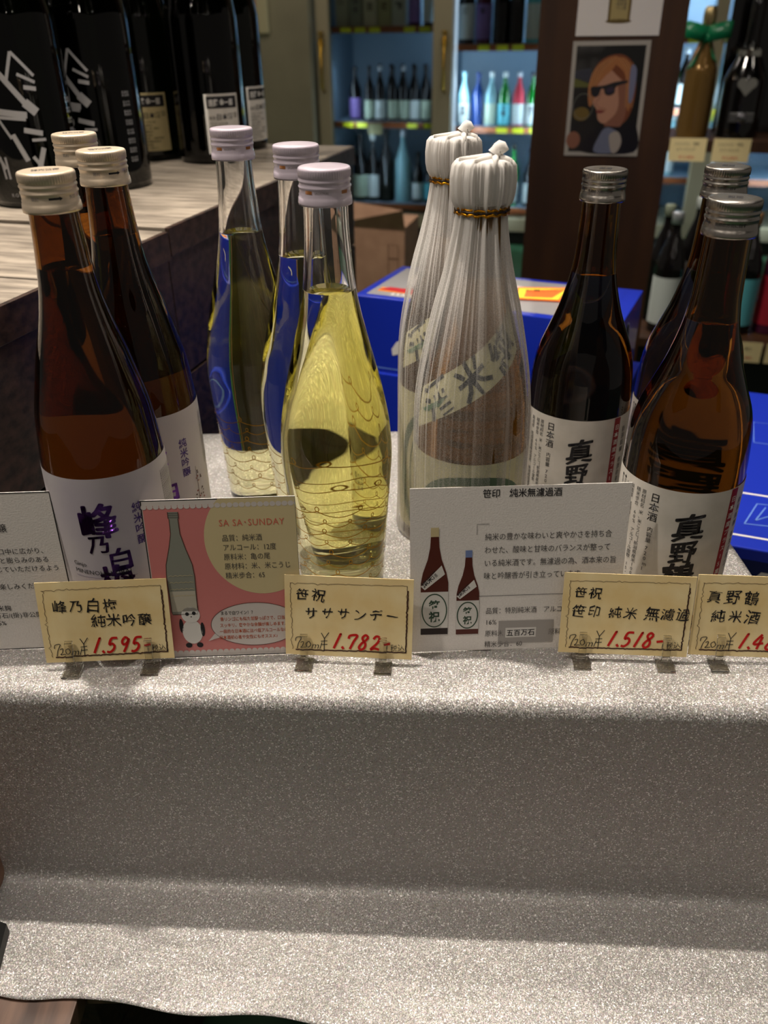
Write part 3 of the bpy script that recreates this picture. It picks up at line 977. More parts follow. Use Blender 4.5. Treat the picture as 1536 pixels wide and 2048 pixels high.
def big_bottle(label, x, y, rz, pattern, s=1.0, z=0.1905, sticker=False):
    dy = -0.009
    t = thing('black_sake_bottle', label, 'bottle', (x, y, z), rz, 'big black bottles on the crates')
    lathe('glass_body', [(r * s, h) for r, h in BIG], BLACKG, t, 64)
    lathe('cap', [(0, 0.385), (0.017, 0.385), (0.018, 0.38), (0.018, 0.355), (0.0165, 0.352)], BLACKM, t, 32)
    R = 0.0495 * s
    mp = lambda x_, y_, l: Vector(((R + 0.0004 + l * 0.0002) * math.sin(x_ / R), -(R + 0.0004 + l * 0.0002) * math.cos(x_ / R), y_))
    a = Art()
    if pattern:
        for (x0, y0, x1, y1, wd) in [(-.026, .152, .012, .098, .0055), (-.010, .150, -.020, .108, .0035), (.004, .150, .022, .128, .003), (.004, .150, -.006, .122, .003),
                                     (-.022, .096, .008, .092, .006), (-.036, .092, .006, .088, .003), (-.034, .112, -.012, .070, .0026), (.008, .104, .018, .094, .009),
                                     (.010, .118, .022, .116, .004), (.006, .130, .022, .122, .003), (-.010, .074, .0, .048, .005), (.002, .078, .020, .074, .005),
                                     (.008, .068, .022, .068, .0028), (.006, .052, .016, .036, .0035), (.018, .060, .010, .040, .005), (-.040, .068, -.026, .040, .004),
                                     (-.030, .052, -.028, .030, .0025), (-.024, .052, -.023, .030, .0025)]:
            a.stroke([(x0, y0), (x1, y1)], wd, SILVER, 1)
        a.text('KOSHINO', -0.026, 0.012, 0.005, SILVER, 1, space=1.4)
        a.emit(mp, t, {SILVER.name: 'silver_stripes'}, step=0.006)
        for k in range(26):
            pass
        b = Art()
        for k in range(24):
            b.column('清酒純米大吟醸原料'[k % 9] + '米米麹度'[k % 4], 0.058 + (k % 3) * 0.0035, 0.105 - (k // 3) * 0.010, 0.0030, SILVER, 1)
        b.emit(mp, t, step=0.006)
    if sticker:
        a.rect(-0.024, 0.022, 0.026, 0.098, LABELW if sticker == 1 else mat('yellowed_label', rgb(206, 190, 140), 0.6), 1)
        a.rect(-0.021, 0.080, 0.023, 0.095, INK, 2)
        a.text('遠藤 金一郎', -0.019, 0.0835, 0.0095, WHITEINK, 3, wx=0.72, bold=0.02)
        a.text('品目', -0.020, 0.0665, 0.0048, INK, 2)
        a.text('日本酒', -0.010, 0.0660, 0.0085, INK, 2, bold=0.015)
        a.text('特別\n純米', 0.0165, 0.071, 0.0035, INK, 2)
        for i, s_ in enumerate(['アルコール分15度', '内容量 1800ml', '原材料名　米（国産）', '米麹（国産米）', '精米歩合 60%', '製造年月日　冷暗所保存', '製造者 新潟県新潟市', '酒造株式会社', '飲酒は二十歳から']):
            a.text(s_, -0.020, 0.0595 - i * 0.0043, 0.0033, INK, 2)
        a.emit(lambda x_, y_, l: mp(x_, y_ + dy, l), t, step=0.006)
    return t


big_bottle('big black bottle with silver crossed stripes, nearest the left edge', -0.387, 1.000, math.radians(14), True)
big_bottle('big black bottle with silver stripes, second from the left', -0.335, 1.100, math.radians(-16), True)
big_bottle('big black bottle with yellowed back label, in second row', -0.345, 1.355, math.radians(20), False, sticker=2)
big_bottle('big black bottle with white back label, standing in front of label row', -0.243, 1.318, math.radians(30), False, sticker=1)
big_bottle('big black bottle farthest right in the group, label at its right', -0.228, 1.450, math.radians(62), False, sticker=1, s=0.96)
big_bottle('plain black bottle hidden behind second striped bottle', -0.45, 1.26, 0, False)
big_bottle('plain black bottle at back left of the group', -0.56, 1.15, 0, False)
big_bottle('plain black bottle at back between labelled ones', -0.33, 1.52, 0, False)

# ------------------------------------------------------------------ cardboard carton and blue beer boxes behind
t = thing('cardboard_box', 'open brown cardboard box with raised flap behind the crates', 'box', wpos(-0.66, 2.45, 0), ROOMRZ)
box('box_body', -0.16, 0.0, FLOORZ + 0.001, 0.10, 0.2, -0.16, CARDBRD, t, 0.002)
mesh_obj('flap', [(-0.16, 0.002, -0.165), (0.10, 0.002, -0.165), (0.10, -0.03, -0.105), (-0.16, 0.03, -0.085), (-0.16, 0.006, -0.165), (0.10, 0.006, -0.165), (0.10, -0.026, -0.105), (-0.16, 0.034, -0.085)],
         [(0, 1, 2, 3), (7, 6, 5, 4), (0, 4, 5, 1), (1, 5, 6, 2), (2, 6, 7, 3), (3, 7, 4, 0)], CARDBRD, t)
a = Art()
a.stroke([(0.05, -0.30), (0.05, -0.21), (0.08, -0.21), (0.08, -0.30), (0.05, -0.30)], 0.002, BROWN, 1)
a.stroke([(0.05, -0.25), (0.08, -0.25)], 0.002, BROWN, 1)
a.emit(lambda x, y, l: Vector((x, -0.0006 - l * 0.0002, y)), t)

BX = math.radians(-24.5)
t = thing('beer_box', 'blue beer box with pictured lid, upper one behind the bottles', 'box', (-0.036, 1.100, -0.055), BX)
bw, bd = 0.352, 0.165
box('box_body', 0, 0, 0, bw, bd, 0.103, BLUEBOX, t, 0.0015)
SILV = mat('photo_silver', rgb(176, 172, 170), 0.3)
top = Art()
top.rect(0.012, 0.012, bw - 0.02, bd - 0.012, mat('lid_grey', rgb(150, 148, 150), 0.35, coat=0.3), 1)
top.poly([(0.02, 0.03), (0.14, 0.028), (0.17, 0.05), (0.09, 0.056), (0.02, 0.048)], mat('lid_orange', rgb(236, 140, 40), 0.35), 2)
top.poly([(0.02, 0.036), (0.08, 0.030), (0.07, 0.05), (0.03, 0.052)], mat('lid_red', rgb(186, 30, 40), 0.35), 3)
top.poly([(0.05, 0.07), (0.14, 0.08), (0.20, 0.12), (0.10, 0.14), (0.03, 0.12)], mat('lid_white', rgb(216, 208, 204), 0.35), 2)
top.poly([(0.10, 0.055), (0.22, 0.10), (0.24, 0.12), (0.12, 0.075)], mat('lid_dark', rgb(60, 58, 62), 0.35), 3)
top.text('LUMINOUS', 0.045, 0.016, 0.015, WHITEINK, 4, bold=0.02)
top.text('飲み方いろいろ', 0.08, 0.10, 0.011, GREY, 4)
top.rect(bw - 0.045, 0.012, bw - 0.02, bd - 0.012, BLUEBOX, 3)
top.emit(lambda x, y, l: Vector((x, y, 0.1031 + l * 0.00012)), t, {m.name: 'lid_print' for m in bpy.data.materials if m.name.startswith('lid')})
fa = Art()
fa.stroke([(0.062, 0.028), (0.060, 0.034), (0.064, 0.042), (0.080, 0.050), (0.11, 0.056)], lambda q: 0.010 * (1 - q) + 0.004, WHITEINK, 1)
fa.stroke([(0.0, 0.006), (bw, 0.006)], 0.0014, mat('pale_blue_line', rgb(110, 150, 220), 0.4), 1)
fa.emit(lambda x, y, l: Vector((x, -0.0001 - l * 0.0002, y)), t, {WHITEINK.name: 'white_swoosh'})
hh = Art()
hh.disc(0.055, 0.050, 0.028, 0.040, mat('handle_hole', rgb(6, 8, 20), 0.8), 1, 28)
hh.ring(0.055, 0.050, 0.028, 0.040, 0.0016, WHITEINK, 2, 28)
hh.emit(lambda x, y, l: Vector((bw + 0.0001 + l * 0.0002, x, y)), t, {'handle_hole': 'hand_hole'})
t2 = thing('beer_box', 'dull blue beer box underneath the pictured one', 'box', (-0.036, 1.100, -0.165), BX)
box('box_body', -0.02, -0.005, 0, bw + 0.01, bd + 0.01, 0.1095, BLUEBOX, t2, 0.0015)
t3 = thing('box_stand', 'dark wooden stand under the blue beer boxes', 'stand', (-0.036, 1.100, FLOORZ + 0.0005), BX)
box('stand_body', -0.01, 0.0, 0, bw, bd + 0.12, -0.166 - FLOORZ, WOODSIDE, t3, 0.003)
sl = thing('price_slip', 'yellow slip with orange edge lying on the blue beer box', 'price tag', (0, 0, 0), 0)
sl.location = (Matrix.Translation(t.location) @ Matrix.Rotation(BX, 4, 'Z')) @ Vector((0.205, 0.055, 0.1044))
sl.rotation_euler[2] = BX + 0.2
mesh_obj('slip_sheet', [(0, 0, 0), (0.062, 0.0, 0), (0.075, 0.055, 0.0), (0.0, 0.055, 0), (0, 0, 0.0012), (0.062, 0.0, 0.0012), (0.075, 0.055, 0.004), (0.0, 0.055, 0.0012)],
         [(0, 3, 2, 1), (4, 5, 6, 7), (0, 1, 5, 4), (1, 2, 6, 5), (2, 3, 7, 6), (3, 0, 4, 7)], mat('orange_paper', rgb(240, 110, 40), 0.6), sl)
a = Art()
a.poly([(0.002, 0.003), (0.056, 0.003), (0.066, 0.049), (0.002, 0.049)], mat('yellow_paper', rgb(240, 220, 60), 0.6), 1)
a.text('お買い得', 0.01, 0.034, 0.011, INK, 2)
a.emit(lambda x, y, l: Vector((x, y, 0.0014 + l * 0.0002 + max(0, (x - 0.0) / 0.075 * y / 0.055) * 0.0027)), sl)

# beer case on the right
cz = -0.062
t = thing('beer_case', 'bright blue beer case with white printing at right edge', 'box', (0.316, 0.648, cz - 0.13), math.radians(-21))
box('case_body', 0, 0, 0, 0.36, 0.40, 0.13, BLUEBOX, t, 0.0015)
a = Art()
a.rect(0.0, 0.108, 0.36, 0.111, WHITEINK, 1)
a.rect(0.0, 0.020, 0.36, 0.023, WHITEINK, 1)
a.text('スタンド組み立て方法', 0.30, 0.098, 0.012, WHITEINK, 1, rot=math.pi, bold=0.01)
a.text('ダミーの設置', 0.17, 0.030, 0.016, WHITEINK, 1, rot=math.pi, bold=0.01)
for ox in (0.02, 0.085):
    a.stroke([(ox, 0.045), (ox + 0.012, 0.09), (ox + 0.045, 0.094), (ox + 0.04, 0.05), (ox, 0.045)], 0.0012, MATS['pale_blue_line'], 1)
    a.stroke([(ox + 0.01, 0.055), (ox + 0.03, 0.075), (ox + 0.02, 0.085), (ox + 0.01, 0.055)], 0.0012, MATS['pale_blue_line'], 1)
a.stroke([(0.03, 0.24), (0.03, 0.30), (0.09, 0.30), (0.09, 0.24), (0.03, 0.24)], 0.0008, MATS['pale_blue_line'], 1)
a.emit(lambda x, y, l: Vector((x, y, 0.1301 + l * 0.0002)), t)
b = Art()
b.rect(0.001, 0.0, 0.359, 0.118, NAVY, 1)
b.text('Asahi', 0.004, 0.046, 0.085, WHITEINK, 2, bold=0.03, shear=0.2)
b.emit(lambda x, y, l: Vector((x, -0.0001 - l * 0.0002, y)), t, {NAVY.name: 'navy_panel'})
t = thing('case_stand', 'dark stand under the bright blue beer case', 'stand', (0.316, 0.648, FLOORZ + 0.0005), math.radians(-21))
box('stand_body', 0.005, 0.005, 0, 0.35, 0.39, cz - 0.131 - FLOORZ, BLACKM, t, 0.003)

# ------------------------------------------------------------------ glitter cloth over riser and table
STEPZ = -0.183
FY = lambda x: 0.3785 - 0.055 * x      # front face line
XL, XR = -0.286, 0.277


def xleft(y):
    return -0.286 if y < 0.56 else -0.286 + (y - 0.56) * 0.30


nx = 150
prof = []          # (kind, value) rows described as offset from the front line and height
rows = []
for k in range(22):
    rows.append(('top', 1 - k / 21))
R1 = 0.012
for k in range(1, 9):
    a_ = math.pi / 2 * k / 8
    rows.append(('pt', R1 - R1 * math.sin(a_), -R1 + R1 * math.cos(a_)))
for k in range(1, 16):
    rows.append(('pt', 0.0 + 0.0015 * math.sin(k / 16 * math.pi), -R1 - (STEPZ * -1 - R1 - 0.008) * k / 16))
for k in range(0, 6):
    a_ = math.pi / 2 * k / 5
    rows.append(('pt', -0.008 + 0.008 * math.cos(a_), STEPZ + 0.008 - 0.008 * math.sin(a_)))
for k in range(1, 26):
    rows.append(('low', k / 25))


def hem(x):
    return 0.2855 - 0.10 * (x + 0.06) + 0.0022 * math.sin(x * 60) + (0.002 * math.exp(-((x + 0.215) / 0.02) ** 2))


vs, fs = [], []
for r in rows:
    for i in range(nx + 1):
        s = i / nx
        if r[0] == 'top':
            yb = 0.771
            xf = XL + (XR - XL) * s
            y0 = FY(xf) + R1
            y = y0 + (yb - y0) * r[1]
            x = xleft(y) + (XR - xleft(y)) * s
            z = 0.0
            z += 0.0006 * noise.noise(Vector((x * 14, max(y - FY(x) - R1, 0) * 14 + 4, 0)))
        elif r[0] == 'pt':
            x = XL + (XR - XL) * s
            y = FY(x) + r[1] + 0.0012 * noise.noise(Vector((x * 6, r[2] * 10, 3))) * min(1, -r[2] * 12)
            z = r[2] + 0.0006 * noise.noise(Vector((x * 14, 4, 0))) * max(0, 1 + r[2] * 7)
        else:
            q = r[1]
            x = XL + (XR - XL) * s
            xs = -0.286 + (0.62 + 0.286) * s
            x = x + (xs - x) * min(1, q * 6)
            y = (FY(x) - 0.008) * (1 - q) + hem(x) * q
            z = STEPZ + 0.0007 * noise.noise(Vector((x * 11, y * 16, 7))) * min(1, q * 3)
            # creases near the left of the hem
            for (ax, ay, bx, by) in ((-0.158, 0.336, -0.112, 0.310), (-0.158, 0.336, -0.182, 0.322), (-0.160, 0.336, -0.115, 0.334), (-0.182, 0.322, -0.20, 0.31)):
                d = Vector((bx - ax, by - ay))
                tt = max(0, min(1, ((x - ax) * d.x + (y - ay) * d.y) / d.length_squared))
                dist = math.hypot(x - ax - d.x * tt, y - ay - d.y * tt)
                z += 0.0011 * math.exp(-(dist / 0.0035) ** 2)
        vs.append((x, y, z))
for j in range(len(rows) - 1):
    for i in range(nx):
        a0 = j * (nx + 1) + i
        fs.append((a0, a0 + nx + 1, a0 + nx + 2, a0 + 1))
o = mesh_obj('glitter_cloth', vs, fs, GLIT, None, True)
tag(o, 'silver glitter sheet draped over the riser and the step in front', 'cloth')
md = o.modifiers.new('thickness', 'SOLIDIFY')
md.thickness = 0.0009
md.offset = -1 if False else 1
for p_ in o.data.polygons[:1]:
    if p_.normal.z > 0:
        md.offset = -1

t = thing('display_riser', 'raised display block under the glitter sheet', 'riser', (0, 0, 0))
zt, zb = -0.0016, STEPZ - 0.0025
ring0 = [(XL + 0.004, FY(XL) + 0.0045), (XR - 0.004, FY(XR) + 0.0045), (XR - 0.004, 0.768), (xleft(0.768) + 0.004, 0.768), (XL + 0.004, 0.56)]
ring1 = [(XL + 0.004, FY(XL) + R1 + 0.001), (XR - 0.004, FY(XR) + R1 + 0.001), (XR - 0.004, 0.768), (xleft(0.768) + 0.004, 0.768), (XL + 0.004, 0.56)]
vv = [(x, y, zb) for x, y in ring0] + [(x, y, zt - R1 - 0.001) for x, y in ring0] + [(x, y, zt) for x, y in ring1]
mesh_obj('riser_block', vv, [(4, 3, 2, 1, 0), (10, 11, 12, 13, 14)] + [(i + 5 * j, (i + 1) % 5 + 5 * j, 5 + (i + 1) % 5 + 5 * j, 5 + i + 5 * j) for i in range(5) for j in (0, 1)], BLACKM, t)
# wooden tabletop that carries everything
t = thing('wooden_table', 'brown plank table under the glitter sheet, showing at bottom left', 'table', (0, 0, 0))
for x0, x1, y0, y1 in [(-0.52, -0.375, 0.10, 0.46), (-0.374, -0.2045, 0.10, 0.46), (-0.204, -0.05, 0.31, 0.76), (-0.049, 0.05, 0.262, 0.76), (0.051, 0.16, 0.16, 0.76),
                       (0.161, 0.27, 0.16, 0.76), (0.271, 0.42, 0.16, 0.46), (0.421, 0.56, 0.16, 0.46), (0.561, 0.70, 0.16, 0.46)]:
    box('plank', x0, y0, STEPZ - 0.022, x1, y1, STEPZ - 0.0027, WOODTABLE, t, 0.001)
for x0, y0 in ((-0.50, 0.13), (-0.50, 0.40), (0.64, 0.2), (0.64, 0.40), (-0.10, 0.70), (0.20, 0.70)):
    box('leg', x0, y0, FLOORZ + 0.001, x0 + 0.04, y0 + 0.04, STEPZ - 0.0221, WOODTABLE, t)
t = thing('sign_holder', 'black plastic sign holder edge at lower left corner', 'sign holder', (-0.2655, 0.3480, STEPZ + 0.0010), 0)
vv = []
for (x0, y0, z0) in ((0.0, 0.0, 0.0), (0.012, -0.088, -0.0040)):
    vv += [(x0 - 0.030, y0, z0), (x0, y0, z0), (x0, y0, z0 + 0.009), (x0 - 0.004, y0, z0 + 0.012), (x0 - 0.030, y0, z0 + 0.012)]
mesh_obj('upright', vv, [(0, 1, 2, 3, 4), (9, 8, 7, 6, 5)] + [(i, 5 + i, 5 + (i + 1) % 5, (i + 1) % 5) for i in range(5)], BLACKM, t, recalc=True)

# ------------------------------------------------------------------ screw caps
CAPH = 0.0200


def make_cap(parent, z0, m, kind):
    """screw cap whose skirt starts at z0"""
    R = 0.0151
    pr = [(0.0135, -0.0002), (R * 1.01, 0.0), (R * 1.02, 0.0012), (R * 1.0, 0.0042), (R * 0.975, 0.0046), (R * 0.985, 0.0056), (R * 0.96, 0.0064), (R * 0.965, 0.0088),
          (R * 0.99, 0.0094), (R * 0.99, 0.0100), (R * 0.955, 0.0106), (R * 0.955, 0.0120), (R * 0.985, 0.0126), (R * 0.985, 0.0132), (R * 0.95, 0.0140), (R * 0.955, 0.0146)]
    kn = len(pr)
    pr += [(R * 0.985, 0.0150), (R * 0.99, 0.0178)]
    ke = len(pr)
    pr += [(R * 0.985, 0.0186), (R * 0.965, 0.0194), (R * 0.93, 0.0198), (R * 0.88, 0.0200), (R * 0.5, 0.0200), (0, 0.0200)]
    pr = [(r, z + z0) for r, z in pr]
    seg = 192

    def mod(i, a, r, z):
        if kn <= i < ke:
            return -0.00035 if (int(round(a / (2 * math.pi) * seg)) % 3 == 0) else 0.0
        return 0.0
    c = lathe('screw_cap', pr, m, parent, seg, True, mod)
    a = Art()
    Rb = R * 0.965
    mp = lambda x, y, l: Vector(((Rb + 0.00012) * math.sin(x / Rb), -(Rb + 0.00012) * math.cos(x / Rb), y))
    if kind == 'R':
        a.text('矢印の方向に回す', -0.009, z0 + 0.0066, 0.0022, INK, 1)
        a.text('矢印の方向に回す', 0.020, z0 + 0.0066, 0.0022, INK, 1)
        a.poly([(-0.0175, z0 + 0.0072), (-0.0135, z0 + 0.0072), (-0.0135, z0 + 0.0068), (-0.012, z0 + 0.0077), (-0.0135, z0 + 0.0086), (-0.0135, z0 + 0.0082), (-0.0175, z0 + 0.0082)], INK, 1)
    elif kind == 'A':
        a.poly([(-0.001, z0 + 0.0071), (0.0045, z0 + 0.0071), (0.0045, z0 + 0.0066), (0.0062, z0 + 0.0076), (0.0045, z0 + 0.0086), (0.0045, z0 + 0.0081), (-0.001, z0 + 0.0081)], INK, 1)
        a.text('開封', -0.0105, z0 + 0.0068, 0.0022, LABEL2, 1)
        a.text('矢印', 0.010, z0 + 0.0068, 0.0022, LABEL2, 1)
    else:
        a.rect(0.010, z0 + 0.0068, 0.0145, z0 + 0.0086, mat('bronze_print', rgb(150, 96, 50), 0.4), 1)
        a.rect(-0.012, z0 + 0.0068, -0.0075, z0 + 0.0086, MATS['bronze_print'], 1)
        a.text('SASAIWAI', -0.006, z0 + 0.0070, 0.0018, LABEL2, 1)
    a.emit(mp, c, step=0.003)
    if kind != 'C':
        b = Art()
        b.text('新潟\n銘酒' if kind == 'R' else '純米吟醸\n峰乃白梅', 0, 0.0008, 0.0042 if kind == 'R' else 0.0036, INK, 1, align='CENTER', bold=0.01)
        b.emit(lambda x, y, l: Vector((x, y, z0 + 0.02008)), c)
    return c


def bottle_glass(outer, wall, level, gm, lm, parent, seg=96, base=0.004):
    """glass wall (outer skin + inner skin above the liquid) and a liquid body sharing the inner skin"""
    inner = [(max(r - wall, 0.0), z) for r, z in outer if z > base + 0.003]
    ib = [(0, base + 0.0035), (inner[0][0] * 0.6, base + 0.0015), (inner[0][0] * 0.9, base + 0.0016)] + inner
    low = [q for q in ib if q[1] < level]
    hi = [q for q in ib if q[1] >= level]
    # level ring
    (ra, za), (rb, zb_) = low[-1], hi[0]
    rl = ra + (rb - ra) * (level - za) / (zb_ - za)
    ztop = outer[-1][1]
    g = [(0, 0.003), (outer[0][0] * 0.6, 0.0012)] + outer + [(outer[-1][0] - wall, ztop)] + hi[::-1][1:] + [(rl, level)]
    lathe('glass_body', g, gm, parent, seg)
    lq = low + [(rl, level - 0.0005), (rl - 0.00005, level), (0, level)]
    lathe('liquid', lq, lm, parent, seg)
    return


def cyl_map(prof, off=0.0003):
    P = sorted([(z, r) for r, z in prof if r > 0])

    def rad(y):
        for (z0, r0), (z1, r1) in zip(P[:-1], P[1:]):
            if z0 <= y <= z1:
                return r0 + (r1 - r0) * (y - z0) / max(z1 - z0, 1e-9)
        return P[0][1] if y < P[0][0] else P[-1][1]
    R0 = max(r for z, r in P)

    def mp(x, y, l):
        a = x / R0
        r = rad(y) + off + l * 0.00010
        return Vector((r * math.sin(a), -r * math.cos(a), y))
    return mp


# ---- plum label bottle
PA = curve([(0.030, 0.0), (0.0352, 0.003), (0.0372, 0.010), (0.0375, 0.02), (0.0375, 0.10), (0.0370, 0.130), (0.0362, 0.142), (0.034, 0.163), (0.030, 0.181), (0.0255, 0.199), (0.0202, 0.217),
            (0.0165, 0.234), (0.0146, 0.251), (0.0134, 0.267), (0.0130, 0.275), (0.0130, 0.294)], 3)
LQA = liquid('sake_amber_fill', 0.247, (0.78, 0.52, 0.25, 1), 36)


def bottle_A(label, x, y, rz, sc_z=1.0):
    t = thing('sake_bottle', label, 'bottle', (x, y, 0.0006), rz, 'brown bottles with plum label')
    bottle_glass(PA, 0.0026, 0.247, AMBER, LQA, t)
    make_cap(t, 0.2765, ALUW, 'A')
    mp = cyl_map(PA)
    a = Art()
    a.rect(-0.085, 0.012, 0.060, 0.1315, LILAC, 1)
    lab = a.emit(mp, t, {LILAC.name: 'paper_label'}, step=0.004, ystep=0.012)[0]
    a = Art()
    bx = -0.008
    for ch, yy, sz, xx in (('峰', 0.1025, 0.0250, bx - 0.003), ('乃', 0.0865, 0.0140, bx - 0.005), ('白', 0.0745, 0.0165, bx + 0.006), ('梅', 0.0600, 0.0220, bx + 0.002)):
        a.column(ch, xx, yy, sz, FOIL, 3, heavy=0.030, wob=0.06, slant=0.10)
    a.column('純米吟醸', 0.0135, 0.108, 0.0072, PURPLE, 3, bold=0.012, pitch=1.05, slant=0.04)
    a.text('Ginjo', -0.034, 0.069, 0.0044, INK, 3)
    a.text('MINENOHAKUBAI', -0.034, 0.0635, 0.0044, INK, 3, space=1.05)
    a.stroke([(-0.034, 0.061), (0.006, 0.061)], 0.0002, PURPLE, 3)
    for k in range(10):
        a.column('日本酒純米吟醸原料名米米麹精米歩合六十製造者新潟', 0.0365 + k * 0.0021, 0.122, 0.0017, GREY, 3, pitch=1.0)
    # plum branch
    br = [(0.022, 0.086), (0.0225, 0.07), (0.022, 0.055), (0.024, 0.044), (0.027, 0.034), (0.034, 0.024), (0.044, 0.016)]
    a.stroke([(0.030, 0.036), (0.022, 0.036), (0.019, 0.03), (0.026, 0.02), (0.036, 0.013)], lambda q: 0.0004 + 0.0016 * q, BROWN, 3)
    a.stroke(br, lambda q: 0.0003 + 0.0008 * q, BROWN, 4)
    r = random.Random(3)
    PBUD = mat('plum_bud', rgb(150, 60, 44), 0.6)
    for k in range(34):
        yy = r.uniform(0.022, 0.084)
        a.disc(0.0235 + r.uniform(-1, 1) * (0.002 + (0.084 - yy) * 0.13) + (0.004 if yy < 0.04 else 0), yy, r.uniform(0.0004, 0.0010), r.uniform(0.0004, 0.0009), PBUD if k % 3 == 0 else BROWN, 5, 8)
    a.ring(-0.018, 0.026, 0.0035, 0.0035, 0.0006, SALMON, 3, 20)
    a.text('梅印', -0.0205, 0.0245, 0.0026, SALMON, 3)
    a.emit(mp, lab, {FOIL.name: 'foil_lettering', BROWN.name: 'plum_branch'}, step=0.003)
    t.scale = (1, 1, sc_z)
    return t


bottle_A('brown sake bottle with plum label, front one at left edge', -0.176, 0.466, math.radians(20))
bottle_A('brown sake bottle with plum label, middle of the left three', -0.171, 0.549, math.radians(31))
bottle_A('brown sake bottle with plum label, rearmost of the left three', -0.2085, 0.617, math.radians(20), 1.008)

# ---- clear bottles with gold print
PC = curve([(0.024, 0.0), (0.0282, 0.003), (0.0298, 0.010), (0.0303, 0.02), (0.0315, 0.044), (0.0332, 0.068), (0.0352, 0.092), (0.0365, 0.110), (0.0366, 0.123), (0.0352, 0.140), (0.0328, 0.154), (0.0296, 0.169),
            (0.0260, 0.183), (0.0225, 0.197), (0.0192, 0.210), (0.0168, 0.222), (0.0152, 0.234), (0.0137, 0.252), (0.0129, 0.268), (0.0128, 0.290)], 3)
LQC = liquid('sake_yellow_fill', 0.2265, (0.98, 0.94, 0.24, 1), 13)


def bottle_C(label, x, y, rz, sz):
    t = thing('clear_sake_bottle', label, 'bottle', (x, y, 0.0006), rz, 'clear bottles with gold wave print')
    bottle_glass(PC, 0.0028, 0.2265, CLEAR, LQC, t, 112)
    make_cap(t, 0.2755, LAVCAP, 'C')
    mp = cyl_map(PC)
    a = Art()

    def wave(y0, x0, n_, pitch, amp, loop, wd, m_):
        pts = []
        for k in range(n_):
            cx = x0 + k * pitch
            for j in range(18):
                q = j / 18
                pts.append((cx + pitch * q, y0 - amp * math.sin(math.pi * q)))
            for j in range(12):
                g = 2 * math.pi * j / 12
                pts.append((cx + pitch + loop * math.sin(g) * 0.8, y0 + loop - loop * math.cos(g)))
        a.stroke(pts, wd, m_, 1)
    for i in range(8):
        big = i % 2 == 0
        y0 = 0.090 - i * 0.0085
        if big:
            wave(y0, -0.075 + i * 0.002, 5, 0.030, 0.0035, 0.0018, 0.00065, GOLD)
        else:
            wave(y0, -0.080, 9, 0.0175, 0.003, 0.0014, 0.00055, GOLD)
    a.text('SASA･SUNDAY', -0.012, 0.0165, 0.0042, GOLD, 1, space=1.15)
    a.text('米の酒\n純米酒\n新潟', 0.044, 0.048, 0.0035, GREY, 1)
    a.emit(mp, t, {GOLD.name: 'gold_wave_print'}, step=0.004, ystep=0.006)
    t.scale = (1, 1, sz)
    return t


bottle_C('clear bottle of pale yellow sake, nearest of three', -0.031, 0.493, math.radians(3), 0.992)
bottle_C('clear bottle of yellow sake with lavender cap, middle of three', -0.0535, 0.572, math.radians(5), 1.0)
bottle_C('clear bottle of yellow sake, leftmost and rearmost of three', -0.1035, 0.632, math.radians(8), 1.014)

# ---- crane label bottles
PR = curve([(0.031, 0.0), (0.0362, 0.003), (0.0383, 0.011), (0.0386, 0.02), (0.0388, 0.09), (0.0385, 0.112), (0.0378, 0.127), (0.0364, 0.140), (0.0336, 0.152), (0.0289, 0.164), (0.0242, 0.176), (0.0212, 0.185),
            (0.0172, 0.200), (0.0150, 0.213), (0.0141, 0.223), (0.0134, 0.240), (0.0130, 0.254), (0.0130, 0.272)], 3)
LQR = liquid('sake_olive_fill', 0.207, (0.80, 0.60, 0.28, 1), 36)


